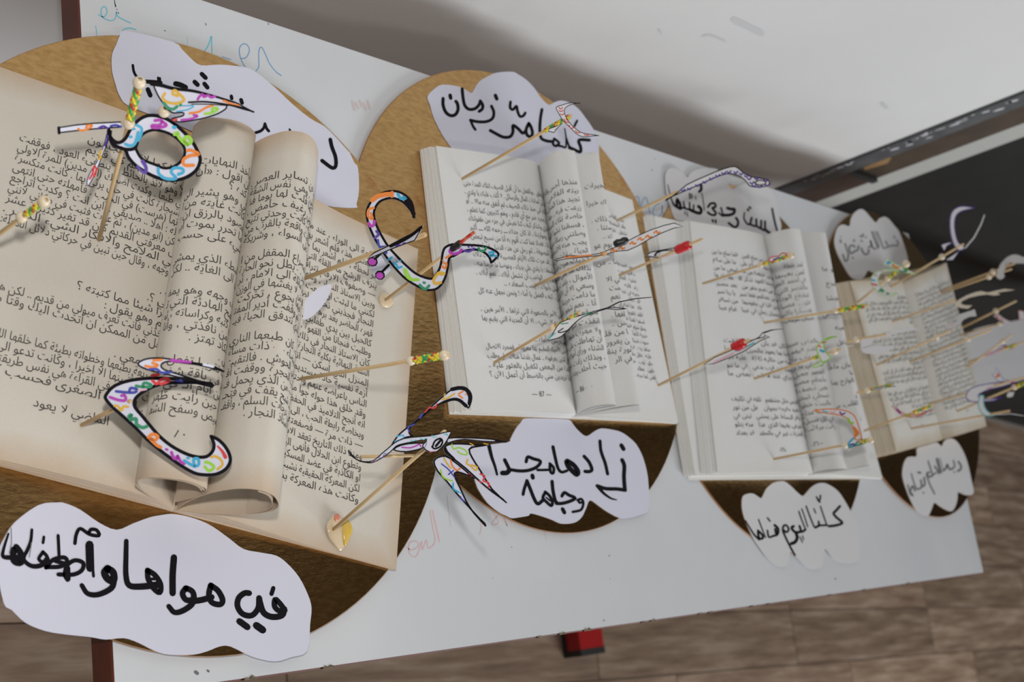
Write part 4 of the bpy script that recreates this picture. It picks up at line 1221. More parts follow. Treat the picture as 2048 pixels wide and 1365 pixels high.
class Pick:
    def __init__(s, name, label, base, top, r=0.00135, cat='skewer', depth=None):
        u, v, h = base
        s.A = P(u, v, h)
        s.B = on_ray_near(top[0], top[1], s.A, UPZ) if depth is None else CAM + ray(*top).normalized() * depth
        s.d = (s.B - s.A)
        s.o = thing(name, label, cat, s.A, GRP)
        b = Buf()
        dn = s.d.normalized()
        b.tube([s.A - dn * 0.001, s.A + s.d * 0.5, s.B - dn * 0.001, s.B], [r, r, r, r * 0.7], 8)
        b.obj('stick', M_STICK, s.o, True)

    def on(s, u, v):
        return near_line(u, v, s.A, s.d)[0]

    def bead(s, u, v, rpx=9.5, mat=None, off=0.0):
        c = s.on(u, v)
        if off:
            c = CAM + ray(u, v).normalized() * ((c - CAM).length + off)
        r = rpx / FPX * (c - CAM).dot(FWD)
        d = s.d.normalized()
        x = d.cross(Vector((0.2, 0.9, 0.1))).normalized()
        y = d.cross(x)
        hole = min(0.0016, r * 0.35)
        prof = [(hole, -0.80 * r), (hole, -0.93 * r), (0.55 * r, -0.84 * r), (0.86 * r, -0.5 * r), (r, 0), (0.86 * r, 0.5 * r), (0.55 * r, 0.84 * r), (hole, 0.93 * r), (hole, 0.80 * r)]
        n = 16
        V = [c + x * (q * math.cos(2 * math.pi * k / n)) + y * (q * math.sin(2 * math.pi * k / n)) + d * z for q, z in prof for k in range(n)]
        F = [(i * n + k, i * n + (k + 1) % n, (i + 1) * n + (k + 1) % n, (i + 1) * n + k) for i in range(len(prof) - 1) for k in range(n)]
        mesh_obj('bead', V, F, mat or M_BEAD, s.o, True)
        return s

    def braid(s, p, q, wpx=8):
        a, c = s.on(*p), s.on(*q)
        d = c - a
        R = wpx / 2 / FPX * (a - CAM).dot(FWD)
        x = d.cross(Vector((0.2, 0.9, 0.1))).normalized()
        y = d.cross(x).normalized()
        turns = max(1.5, d.length / (R * 5.5))
        n = int(turns * 9)
        b = Buf()
        for k, (m, sg) in enumerate(((0, 1), (1, 1), (0, 1), (2, -1), (0, -1), (1, -1))):
            pts = []
            for i in range(n + 1):
                t = i / n
                ph = sg * 2 * math.pi * turns * t + 2 * math.pi * k / 3 + (0.5 if sg < 0 else 0)
                rr = R * (0.66 + 0.10 * sg * math.sin(ph * 3))
                pts.append(a + d * t + x * (rr * math.cos(ph)) + y * (rr * math.sin(ph)))
            b.tube(pts, R * 0.36, 6, m)
        b.obj('braided_cord', [M_YEL, M_GRN, M_CRED], s.o, True)
        return s

    def tape(s, p, q, wpx, mat, name='tape_wrap'):
        a, c = s.on(*p), s.on(*q)
        R = wpx / 2 / FPX * (a - CAM).dot(FWD)
        b = Buf()
        pts = [a.lerp(c, t) for t in (0, 0.02, 0.25, 0.5, 0.75, 0.98, 1)]
        b.tube(pts, [R * 0.7, R * 0.92, R, R * 0.95, R, R * 0.92, R * 0.7], 12)
        b.obj(name, mat, s.o, True)
        return s

    def glue(s, outline, h, mat, name='glue_blob'):
        pts = smooth_closed(outline, 3)
        c = Vector((sum(p[0] for p in pts) / len(pts), sum(p[1] for p in pts) / len(pts)))
        b = Buf()
        n = len(pts)
        rings = []
        for f, z in ((1.0, 0.0002), (0.93, 0.0011), (0.7, 0.0019), (0.35, 0.0023)):
            rings += [P(c.x + (p[0] - c.x) * f, c.y + (p[1] - c.y) * f, h + z) for p in pts]
        rings.append(P(c.x, c.y, h + 0.0024))
        F = [(i * n + k, i * n + (k + 1) % n, (i + 1) * n + (k + 1) % n, (i + 1) * n + k) for i in range(3) for k in range(n)]
        F += [(3 * n + k, 3 * n + (k + 1) % n, 4 * n) for k in range(n)]
        b.add(rings, F)
        b.obj(name, mat, s.o, True)
        return s

    def letter(s, crop, outline, anchor, border=0, key='k', hole=None, strokes=(), face=0.75, off=0.0022, sm=3, mat=None, tilt=None, name='paper_letter', hborder=None, cw=1.25, along=False):
        ox, oy, sc_ = crop
        out = Z(ox, oy, sc_, outline)
        if sm > 1:
            out = smooth_closed(out, sm)
        p0 = s.on(*anchor)
        c = (CAM - p0).normalized()
        n = (c * face + UPZ * (1 - face)).normalized()
        if along:                  # glued flat along the stick
            dn = s.d.normalized()
            n = (c - dn * c.dot(dn)).normalized()
        if tilt:
            n = (n + Vector(tilt)).normalized()
        p0 = p0 + n * off
        mp = lambda u, v: ON(u, v, p0, n)
        loops = [out]
        if hole:
            hl = smooth_closed(Z(ox, oy, sc_, hole), 3)
            loops.append(hl)
        o = card(name, loops, mp, n, 0.00035, mat or DEFCARD, s.o)
        S = []
        for lp, w in ((out, border), (loops[1] if hole else None, hborder or border)):
            if lp and w:
                w = w / sc_
                area = sum(lp[i - 1][0] * lp[i][1] - lp[i][0] * lp[i - 1][1] for i in range(len(lp)))
                sg = (1 if area > 0 else -1) * (1 if lp is out else -1)
                m = len(lp)
                b = Buf()
                inn = []
                for i in range(m):
                    d = Vector(lp[(i + 1) % m]) - Vector(lp[i - 1])
                    if d.length < 1e-9:
                        d = Vector((1, 0))
                    d.normalize()
                    q = Vector((-d.y, d.x)) * sg
                    inn.append(Vector(lp[i]) + q * w)
                V = [mp(*p) + n * 0.00010 for p in lp] + [mp(p.x, p.y) + n * 0.00010 for p in inn]
                F = [(i, (i + 1) % m, m + (i + 1) % m, m + i) for i in range(m)]
                G = []
                for f in F:
                    a_, b_, c_ = V[f[0]], V[f[1]], V[f[2]]
                    G.append(f if (b_ - a_).cross(c_ - a_).dot(n) > 0 else tuple(reversed(f)))
                b.add(V, G)
                b.obj('ink_outline', INKS[key], o)
        for st in strokes:
            w = st[1]
            if len(st) > 2 and st[2] not in 'kew':
                w = [q * cw for q in w] if isinstance(w, (list, tuple)) else w * cw
            w = [q / sc_ for q in w] if isinstance(w, (list, tuple)) else w / sc_
            S.append((Z(ox, oy, sc_, st[0]), w, st[2] if len(st) > 2 else 'k'))
        if S:
            ink('drawn_letters', S, mp, n, 0.00016, o)
        return s


K1, K2, K3, K4 = (100, 150, 4.876), (190, 690, 4.873), (690, 360, 5.25), (690, 760, 4.403)
K5, K6, T2 = (1080, 320, 4.096), (1060, 580, 3.938), (850, 140, 5.689)
Q1, Q2, D2, D4, D5 = (1640, 500, 5.851), (1640, 710, 5.851), (1200, 560, 3.72), (1600, 380, 4.549), (1600, 620, 4.549)
R1, R2 = (1848, 480, 6.825), (1848, 660, 6.825)
B1 = HB[0] + 0.0012
B2 = HB[1] + 0.0012
B3 = HB[2] + 0.0012
B4 = HB[3] + 0.0012

# ---- skewers in the yellowed book
p = Pick('letter_skewer', 'skewer with two wooden beads and braided cord at the left picture edge, no letter', (-75, 522, B1 + 0.012), (92, 400))
p.bead(45, 437, 12).bead(89, 405, 13).braid((54, 430), (80, 412), 15)

p = Pick('letter_skewer', 'skewer with a ring-shaped white letter whose folded tails carry coloured letters', (197, 482, B1 + 0.013), (280, 160))
p.bead(254, 246, 12.5).bead(279, 166, 13.5).bead(328, 224, 12, off=0.012).braid((257, 238), (276, 176), 17)
p.letter(K1, [(70, 510), (250, 482), (420, 465), (690, 452), (700, 515), (420, 535), (250, 552), (75, 572)], (250, 250), 14, strokes=[
    ([(85, 515), (88, 568)], 30), ([(275, 525), (310, 545), (380, 520), (410, 495), (370, 490), (350, 512)], 16, 'o'), ([(470, 522), (520, 500), (560, 520)], 16, 'v'), ([(590, 500), (640, 490), (690, 505)], 16, 'n')], sm=1, off=0.001, tilt=(0.25, 0, 0))
p.letter(K1, [(1000, 80), (1080, 92), (1200, 125), (1400, 150), (1600, 200), (1800, 258), (1900, 310), (1998, 366), (1900, 345), (1800, 315), (1735, 302), (1720, 335), (1640, 385), (1520, 425), (1400, 450), (1250, 467), (1180, 425), (1285, 395), (1292, 374), (1200, 378), (1150, 345), (1090, 270), (1040, 190)], (290, 200), 15, strokes=[
    ([(990, 85), (1080, 100), (1200, 132), (1400, 158), (1600, 208), (1800, 268)], [44, 18]),
    ([(1120, 180), (1100, 225), (1150, 268), (1240, 278), (1308, 245), (1270, 195), (1215, 150), (1195, 185), (1245, 205)], 22, 'y'), ([(1440, 240), (1455, 215), (1485, 190), (1500, 215), (1540, 200), (1570, 220), (1610, 208)], 20, 'p'), ([(1110, 275), (1150, 320), (1200, 335), (1240, 308)], 24, 'd'), ([(1275, 290), (1270, 298)], 22, 'd'),
    ([(1290, 302), (1400, 302), (1340, 340), (1235, 356)], 10, 'b'), ([(1360, 375), (1450, 360), (1520, 320), (1590, 296)], 18, 'o'), ([(1510, 380), (1580, 370), (1640, 332), (1590, 322), (1580, 352)], 20, 'g'), ([(1280, 440), (1370, 430), (1440, 402), (1400, 392)], 18, 'p'), ([(1205, 440), (1235, 437)], 18, 'r'), ([(1690, 252), (1720, 262), (1760, 280), (1840, 300)], 16, 'o'),
    ([(1352, 268), (1500, 262), (1650, 278), (1850, 315), (1985, 362)], 18), ([(1380, 286), (1550, 287), (1735, 300)], 10)], off=-0.006, tilt=(-0.1, 0.1, 0))
p.letter(K1, [(575, 470), (590, 560), (572, 640), (520, 770), (465, 915), (405, 1040), (370, 1088), (354, 1050), (380, 965), (450, 850), (515, 700), (552, 570)], (245, 290), 9, strokes=[
    ([(385, 1015), (415, 960), (430, 890), (450, 925), (425, 990)], 14, 'r'), ([(470, 825), (495, 800), (480, 775), (500, 740)], 14, 'y'), ([(535, 690), (560, 620), (550, 590), (580, 570)], 12, 'v')], off=0.004, tilt=(0.5, 0.1, 0))
p.letter(K1, [(580, 520), (600, 590), (640, 635), (680, 642), (725, 605), (765, 530), (815, 465), (880, 408), (970, 378), (1080, 390), (1190, 440), (1300, 530), (1400, 640), (1460, 750), (1482, 830), (1450, 925), (1380, 990), (1280, 1035), (1170, 1045), (1050, 1022), (930, 967), (820, 892), (750, 812), (718, 742), (640, 716), (592, 682), (568, 600)], (252, 285), 34,
         hole=[(850, 700), (870, 650), (920, 585), (1000, 552), (1080, 560), (1170, 592), (1250, 650), (1298, 720), (1293, 790), (1250, 850), (1180, 888), (1110, 895), (1030, 862), (950, 832), (900, 802), (862, 742)], hborder=28, strokes=[
    ([(600, 660), (660, 702), (750, 728), (825, 715), (850, 660), (856, 640)], 34), ([(845, 490), (892, 520), (885, 590), (858, 640)], 22, 'b'), ([(860, 560), (840, 640), (815, 682), (770, 690), (735, 675)], 24, 'b'), ([(810, 530), (825, 528)], 18, 'b'), ([(778, 606), (795, 604)], 20, 'b'),
    ([(1022, 445), (1085, 442), (1070, 490), (1000, 492), (1000, 512), (1080, 512), (1135, 490), (1095, 455)], 24, 'p'), ([(1205, 512), (1220, 512)], 28, 'b'), ([(1215, 580), (1245, 565), (1260, 610), (1330, 675), (1378, 650), (1350, 605), (1312, 622), (1338, 685)], 28, 'g'),
    ([(1340, 740), (1375, 735), (1450, 775), (1360, 790), (1300, 830), (1312, 880), (1400, 882)], 26, 'o'), ([(1055, 912), (1062, 965), (1130, 1012), (1230, 1010), (1182, 950), (1212, 908), (1288, 915), (1298, 950), (1250, 972)], 24, 'b'), ([(902, 842), (935, 900), (930, 955), (888, 935), (852, 892)], [30, 20], 'v')], off=0.010)

p = Pick('letter_skewer', 'skewer with a big double-curved white letter standing before the first page loop', (165, 850, B1 + 0.016), (262, 802))
p.letter(K2, [(940, 342), (800, 322), (680, 290), (560, 265), (470, 235), (413, 198), (430, 160), (500, 130), (610, 120), (720, 130), (850, 150), (980, 170), (1120, 195), (1230, 235), (1260, 268), (1150, 240), (1000, 204), (850, 184), (740, 170), (672, 182), (652, 210), (690, 240), (800, 275), (940, 320), (1165, 394), (1020, 362)], (290, 760), 17, strokes=[
    ([(490, 207), (560, 217), (615, 200), (560, 178)], 20, 'o'), ([(570, 152), (650, 148)], 20, 'o'), ([(530, 240), (600, 238), (650, 272), (740, 266)], 20, 'n'), ([(745, 152), (930, 170)], [26, 18], 'p'), ([(1060, 192), (1150, 212)], 26, 'w')], off=0.006, tilt=(0, -0.15, 0.1))
p.letter(K2, [(1165, 396), (1000, 386), (850, 386), (720, 392), (620, 410), (520, 450), (430, 510), (398, 560), (410, 610), (470, 680), (560, 790), (640, 880), (750, 970), (880, 1042), (990, 1076), (1080, 1075), (1130, 1030), (1142, 970), (1115, 880), (1200, 905), (1280, 980), (1328, 1070), (1332, 1150), (1280, 1230), (1180, 1280), (1060, 1286), (960, 1266), (840, 1200), (740, 1130), (620, 1040), (500, 940), (380, 820), (260, 710), (160, 622), (92, 540), (88, 490), (150, 410), (240, 360), (360, 328), (500, 312), (640, 310), (780, 316), (940, 340)], (240, 812), 34, strokes=[
    ([(555, 300), (618, 292)], 24, 'r'), ([(560, 352), (600, 382), (640, 345), (690, 330), (722, 352), (640, 385)], 24, 'r'), ([(400, 402), (450, 410), (530, 412), (545, 390), (480, 372), (465, 410)], 24, 'd'), ([(205, 455), (300, 465), (385, 465), (410, 438), (350, 422), (335, 452)], 22, 'n'), ([(145, 512), (230, 540), (295, 542), (290, 495), (258, 497)], 24, 'p'),
    ([(190, 595), (225, 600), (250, 640), (275, 605), (322, 605)], 20, 'y'), ([(245, 640), (270, 635)], 18, 'y'), ([(328, 700), (355, 682), (345, 730), (400, 722), (405, 775), (460, 808), (505, 797)], 28, 'd'), ([(520, 902), (560, 872), (612, 895), (585, 930), (535, 912), (600, 978), (640, 1000)], 26, 'o'), ([(692, 1020), (706, 1024)], 20, 'p'),
    ([(745, 1050), (765, 1100), (800, 1112), (800, 1080), (835, 1140), (870, 1158)], 26, 'p'), ([(870, 1130), (960, 1182), (1008, 1170), (1005, 1115), (962, 1118), (968, 1185)], 24, 'b'), ([(898, 1105), (914, 1106)], 20, 'b'), ([(1070, 1190), (1112, 1230), (1160, 1192), (1112, 1152), (1075, 1145)], 24, 'g'), ([(1160, 1085), (1218, 1112), (1242, 1170), (1192, 1214)], 20, 'y'), ([(1130, 1095), (1142, 1098)], 18, 'y'),
    ([(1195, 990), (1240, 1040), (1270, 1095)], [14, 32], 'r'), ([(790, 352), (850, 362), (832, 345)], 16, 'n'), ([(420, 450), (500, 435)], 14, 'l')], off=0.010, tilt=(0, 0.12, 0.05))

p = Pick('letter_skewer', 'red-tipped skewer with a large hooked white letter and two purple dots', (768, 603, B1 + 0.004), (949, 464))
p.tape((916, 489), (949, 464), 7.5, M_TAPE_R, 'red_tip')
p.tape((896, 491), (918, 481), 14, M_TAPE_K, 'black_tape')
p.glue(Z(600, 500, 2.923, [(465, 285), (480, 255), (510, 250), (545, 280), (550, 310), (520, 338), (490, 335), (468, 315)]), B1 + 0.004, M_GLUE)
p.letter(K3, [(375, 760), (440, 850), (500, 930), (420, 1010), (340, 1060), (270, 930), (240, 860), (300, 800)], (850, 540), 0, strokes=[
    ([(283, 860), (296, 862)], 100), ([(280, 860), (292, 862)], 60, 'p'), ([(362, 1000), (372, 1004)], 98), ([(360, 1004), (370, 1008)], 56, 'p'), ([(315, 830), (378, 772)], 26), ([(390, 965), (460, 895)], 26)], sm=1, off=-0.002, name='dotted_paper')
p.letter(K3, [(722, 408), (700, 360), (650, 290), (590, 235), (510, 205), (440, 210), (370, 240), (328, 300), (315, 370), (340, 470), (400, 590), (470, 700), (560, 800), (660, 900), (760, 980), (880, 1025), (930, 1010), (980, 930), (1003, 840), (1015, 760), (1045, 700), (1130, 665), (1260, 670), (1420, 680), (1540, 712), (1622, 770), (1600, 825), (1532, 882), (1505, 820), (1450, 770), (1370, 745), (1250, 760), (1150, 810), (1105, 832), (1090, 930), (1060, 1040), (1010, 1120), (940, 1165), (840, 1166), (740, 1120), (630, 1050), (530, 950), (440, 840), (360, 720), (290, 600), (240, 480), (214, 370), (230, 280), (290, 190), (380, 130), (480, 106), (570, 115), (650, 160), (710, 230), (732, 320), (730, 392)], (860, 535), 25, strokes=[
    ([(640, 215), (690, 280), (720, 360)], 46), ([(285, 215), (340, 175), (420, 155), (490, 150)], 40, 'o'), ([(495, 130), (492, 175)], 26, 'o'), ([(555, 150), (585, 195), (635, 195), (610, 180)], 24, 'b'), ([(300, 295), (250, 312), (242, 380), (288, 412), (270, 350)], 22, 'o'), ([(250, 455), (268, 485), (300, 475), (308, 435)], 26, 'p'), ([(330, 540), (352, 575), (312, 610)], 22, 'v'), ([(345, 632), (362, 700), (425, 702)], 20, 'n'), ([(400, 745), (432, 765)], 26, 'n'),
    ([(490, 815), (455, 840)], 20, 'b'), ([(510, 872), (545, 900), (555, 925), (595, 912)], 20, 'b'), ([(540, 862), (548, 860)], 16, 'b'), ([(578, 850), (584, 852)], 16, 'b'), ([(625, 942), (640, 1000), (680, 1040), (720, 1050), (768, 1048)], 26, 'g'), ([(640, 940), (690, 1030)], 12, 'g'), ([(785, 1105), (815, 1135), (850, 1145), (882, 1112)], 24, 'd'), ([(826, 1080), (836, 1082)], 22, 'd'),
    ([(1042, 985), (990, 975), (960, 1005), (930, 1050), (945, 1090), (1005, 1080)], 24, 'y'), ([(985, 990), (1020, 1000)], 16, 'y'), ([(1018, 905), (1050, 930), (1065, 880), (1035, 875)], 18, 'o'), ([(1058, 820), (1105, 790)], 18, 'o'), ([(1025, 845), (1032, 850)], 14, 'o'),
    ([(1115, 720), (1100, 755), (1140, 778), (1200, 765), (1222, 735)], 24, 'p'), ([(1185, 715), (1195, 717)], 18, 'p'), ([(1250, 745), (1300, 752), (1355, 722)], 20, 'v'), ([(1295, 705), (1300, 707)], 14, 'v'), ([(1328, 700), (1333, 702)], 14, 'v'), ([(1402, 718), (1420, 745), (1465, 742), (1480, 715)], 20, 'd'), ([(1445, 705), (1450, 708)], 14, 'd'), ([(1512, 765), (1560, 758), (1540, 800), (1520, 790), (1590, 800)], 18, 'b')], off=0.024)

p = Pick('letter_skewer', 'thick skewer with a narrow folded paper strip, crossing behind the hooked letter', (612, 556, B1 + 0.045), (852, 469), r=0.0017)
p.letter(K3, [(822, 478), (792, 540), (735, 640), (620, 682), (480, 735), (330, 802), (230, 832), (300, 762), (450, 690), (600, 610), (720, 550), (802, 490)], (760, 504), 12, off=0.004, along=True, strokes=[([(480, 695), (600, 640), (700, 580), (800, 500)], 34), ([(540, 692), (580, 684)], 16, 'v'), ([(610, 672), (630, 662)], 14, 'v')], sm=1)
p.letter((600, 500, 2.923), [(20, 408), (22, 360), (30, 300), (80, 245), (130, 212), (182, 205), (172, 260), (130, 330), (70, 390)], (640, 548), 0, off=-0.010, name='paper_petal')

p = Pick('letter_skewer', 'skewer with braided cord between two pale beads, over the gap between first two books', (604, 758, B1 + 0.040), (897, 710))
p.bead(822, 722, 10).bead(889, 711, 11.5).braid((830, 721), (881, 712), 17)

p = Pick('letter_skewer', 'skewer in a yellow glue drop carrying a swallow-shaped white letter with forked wings', (663, 1063, B1 + 0.004), (891, 862))
p.glue(Z(600, 800, 2.923, [(155, 740), (175, 700), (210, 670), (250, 690), (270, 730), (275, 800), (260, 860), (235, 885), (200, 850), (165, 800)]), B1 + 0.0045, M_GLUE)
p.glue(Z(600, 800, 2.923, [(250, 720), (285, 705), (308, 760), (285, 820), (262, 860), (248, 800)]), B1 + 0.0055, M_GLUEY, 'yellow_glue')
p.glue(Z(600, 800, 2.923, [(205, 670), (225, 668), (235, 695), (210, 715), (198, 695)]), B1 + 0.0055, M_GLUER, 'red_glue')
p.letter(K4, [(775, 722), (820, 675), (890, 668), (960, 710), (1060, 790), (1150, 872), (1080, 850), (985, 818), (972, 850), (1020, 950), (1070, 1060), (1140, 1170), (1247, 1288), (1180, 1230), (1080, 1120), (980, 1010), (890, 900), (810, 810)], (870, 880), 15, strokes=[
    ([(870, 690), (900, 740), (930, 780)], 20, 'y'), ([(930, 705), (945, 760), (985, 798), (1015, 778)], 20, 'o'), ([(850, 742), (910, 790), (965, 860)], 16, 'n'), ([(955, 800), (910, 835)], 16, 'n'), ([(842, 792), (858, 850), (900, 880), (945, 890)], 18, 'g'), ([(952, 912), (955, 960), (1000, 992)], 22, 'b'), ([(1016, 995), (1024, 998)], 16, 'b'), ([(1015, 1030), (1030, 1055), (1052, 1072)], 18, 'n'), ([(1085, 830), (1130, 828), (1110, 850)], 20, 'r')], off=0.003, tilt=(0, -0.1, 0.1), sm=2, cw=0.72)
p.letter(K4, [(870, 595), (915, 562), (1020, 556), (1150, 566), (1270, 578), (1150, 598), (1100, 615), (1130, 690), (1200, 800), (1300, 960), (1432, 1087), (1300, 1000), (1180, 900), (1060, 790), (960, 710), (880, 645)], (880, 870), 16, strokes=[
    ([(880, 600), (900, 640), (960, 700)], 24), ([(940, 570), (955, 610), (1000, 598), (1060, 622), (1075, 660), (1020, 652), (990, 630)], 18, 'g'), ([(1080, 702), (1070, 740), (1100, 755), (1150, 800), (1162, 770), (1115, 752)], 20, 'y'), ([(1190, 830), (1230, 850), (1215, 890), (1265, 910), (1262, 950)], 20, 'r'), ([(1180, 890), (1200, 905)], 14, 'r'), ([(1100, 560), (1130, 575)], 12, 'y'), ([(1220, 562), (1260, 570)], 12, 'y')], off=0.005, tilt=(0, 0.1, 0.1), sm=2, cw=0.72)
p.letter(K4, [(905, 512), (1050, 508), (1200, 513), (1350, 528), (1435, 552), (1350, 552), (1200, 546), (1050, 530), (950, 548), (900, 560)], (890, 868), 10, strokes=[([(1320, 535), (1420, 548)], 10)], off=0.002, sm=2, cw=0.72)
p.letter(K4, [(1085, 257), (1112, 210), (1122, 150), (1105, 100), (1060, 62), (1000, 58), (930, 85), (860, 140), (780, 210), (700, 290), (620, 360), (540, 420), (470, 480), (418, 550), (402, 592), (440, 575), (520, 520), (602, 500), (572, 470), (580, 420), (640, 370), (720, 300), (800, 240), (880, 195), (960, 172), (1010, 182), (1050, 215)], (880, 872), 14, strokes=[
    ([(940, 85), (1010, 72), (1070, 90), (1100, 150), (1095, 210)], 34), ([(860, 205), (950, 175), (1010, 185), (1065, 230)], [14, 34]), ([(1040, 102), (1000, 130), (1035, 162)], 20, 'o'), ([(1060, 128), (1070, 130)], 16, 'o'), ([(965, 122), (905, 160), (852, 175)], 20, 'y'), ([(880, 125), (870, 160)], 14, 'y'), ([(810, 212), (790, 248), (745, 245)], 18, 'r'), ([(745, 240), (705, 285)], 16, 'r'), ([(680, 302), (660, 335)], 24, 'n'), ([(610, 392), (555, 420), (565, 455)], 18, 'n'),
    ([(455, 500), (515, 490), (500, 528), (440, 540)], 16, 'b')], off=0.001, tilt=(0, -0.1, 0), cw=0.72)
p.letter(K4, [(425, 608), (500, 568), (620, 553), (705, 560), (690, 602), (640, 622), (540, 640), (450, 632)], (888, 866), 12, strokes=[([(500, 595), (570, 600), (620, 585), (655, 570), (668, 590)], 18, 'p')], off=0.002, sm=2, cw=0.72)
p.letter(K4, [(25, 622), (60, 668), (120, 705), (180, 718), (250, 708), (320, 648), (380, 598), (440, 548), (520, 513), (640, 498), (760, 488), (860, 463), (935, 453), (922, 500), (880, 570), (820, 632), (770, 645), (720, 630), (680, 590), (690, 560), (722, 530), (600, 552), (500, 572), (450, 592), (400, 642), (320, 697), (240, 735), (170, 732), (95, 706)], (888, 866), 10, strokes=[
    ([(770, 590), (792, 540), (838, 518), (858, 545), (838, 588), (790, 608), (765, 590)], 16), ([(800, 585), (845, 530)], 22), ([(575, 530), (600, 540), (625, 530)], 10, 't'), ([(660, 515), (690, 528), (715, 515)], 10, 't'), ([(765, 490), (780, 508), (805, 500)], 10, 't'), ([(870, 478), (905, 490), (890, 470)], 10, 't'), ([(330, 690), (350, 650), (372, 660)], 9, 'v'), ([(300, 680), (315, 700)], 9, 'v'), ([(255, 712), (270, 718)], 9, 'p'), ([(700, 600), (720, 560)], 8, 'v'), ([(740, 640), (790, 630)], 7, 'r')], off=0.008, sm=2, cw=0.72)
b = Buf()
q0, q1 = p.on(833, 906), CAM + ray(722, 914).normalized() * ((p.on(833, 906) - CAM).length - 0.012)
b.tube([q0 - UPZ * 0.003, q1], 0.0011, 8)
b.obj('cross_stick', M_STICK, p.o, True)

DEFCARD = M_CARDN

# ---- skewers in the second book
p = Pick('letter_skewer', 'skewer with a crescent letter of small red signs, top left of the second book', (926, 357, B2 + 0.017), (1143, 231))
p.braid((1090, 262), (1140, 234), 11)
p.letter(T2, [(1400, 702), (1410, 665), (1480, 640), (1562, 610), (1490, 685), (1470, 718)], (1120, 248), 10, off=0.003, sm=1, name='paper_scrap')
p.letter(T2, [(1488, 427), (1560, 395), (1650, 372), (1768, 378), (1690, 390), (1625, 415), (1592, 450), (1600, 520), (1650, 600), (1720, 668), (1800, 715), (1982, 745), (1900, 757), (1800, 765), (1720, 730), (1640, 650), (1570, 580), (1520, 500)], (1130, 240), 8, strokes=[
    ([(1522, 428), (1545, 445), (1565, 428)], 8, 'r'), ([(1525, 465), (1550, 472), (1572, 460)], 8, 'r'), ([(1540, 502), (1560, 512), (1582, 500)], 8, 'r'), ([(1578, 560), (1600, 590), (1632, 600)], 9, 'r'), ([(1605, 560), (1632, 585)], 8, 'r'), ([(1640, 632), (1660, 665), (1695, 655)], 9, 'r'), ([(1710, 690), (1735, 715), (1765, 710)], 9, 'r'), ([(1810, 738), (1850, 745), (1870, 732)], 9, 'r')], off=0.005)

p = Pick('letter_skewer', 'skewer with a long white letter of small purple signs ending in a looped head', (1235, 441, B2 + 0.009), (1356, 383))
vs = [([(x - 16, y), (x, y + 12), (x + 16, y - 6)], 9, 'v') for x, y in [(1170, 245), (1225, 232), (1290, 205), (1350, 178), (1405, 150), (1455, 126), (1505, 105), (1548, 95), (1605, 98), (1648, 110), (1690, 128), (1715, 150), (1775, 150), (1850, 165), (1862, 202), (1800, 216), (1755, 208), (1735, 185)]]
p.letter(K5, [(1025, 332), (1130, 260), (1200, 200), (1350, 130), (1500, 70), (1600, 50), (1660, 95), (1720, 130), (1800, 145), (1860, 158), (1887, 190), (1870, 215), (1800, 228), (1720, 220), (1688, 182), (1640, 140), (1580, 120), (1520, 120), (1420, 155), (1300, 210), (1150, 275), (1070, 310)], (1353, 384), 9, strokes=vs + [([(1758, 188), (1785, 170), (1820, 168), (1850, 182), (1835, 202), (1790, 206), (1758, 190)], 9)], sm=2, off=0.003)

p = Pick('letter_skewer', 'skewer with a long bar-shaped white letter of orange signs and a black tape knob', (1067, 573, B2 + 0.017), (1213, 505))
os_ = [([(x - 22, y + 8), (x, y - 10), (x + 8, y + 10), (x + 28, y)], 10, 'o') for x, y in [(955, 592), (885, 628), (822, 648), (758, 682), (665, 722), (600, 742), (520, 768)]]
p.letter(K5, [(1100, 514), (1175, 548), (1100, 562), (1000, 602), (900, 650), (800, 710), (720, 745), (640, 752), (500, 785), (350, 802), (200, 817), (122, 832), (112, 818), (180, 798), (240, 780), (350, 785), (480, 765), (560, 735), (660, 693), (780, 628), (900, 573), (1010, 535)], (1200, 508), 7, strokes=os_ + [([(200, 800), (300, 792), (420, 780)], 10, 'o')], sm=1, off=0.003)
q0 = p.on(1213, 505)
b = Buf()
n_ = 12
pts = []
for (u, v) in ((1227, 490), (1229, 489), (1236, 486), (1241, 485), (1248, 482), (1254, 480), (1257, 480)):
    pts.append(CAM + ray(u, v).normalized() * (q0 - CAM).length)
R = 8 / FPX * (q0 - CAM).dot(FWD)
b.tube(pts, [R * 0.3, R * 0.8, R, R * 0.85, R * 1.0, R * 0.75, R * 0.3], n_)
b.obj('black_tape', M_TAPE_K, p.o, True)

p = Pick('letter_skewer', 'skewer with a red tape band and thin hooked white letter, above the gold strip', (1234, 553, B2 + 0.009), (1405, 478))
p.letter(K5, [(868, 782), (905, 752), (1010, 733), (1120, 713), (1120, 745), (1020, 747), (962, 760), (946, 780), (975, 802), (930, 802), (882, 794)], (1330, 511), 9, strokes=[([(940, 785), (955, 762), (985, 750)], 14), ([(980, 800), (1060, 785), (1115, 760)], 5, 'l')], sm=1, off=0.003)
p.tape((1353, 501), (1379, 489), 19, M_TAPE_R, 'red_tape')

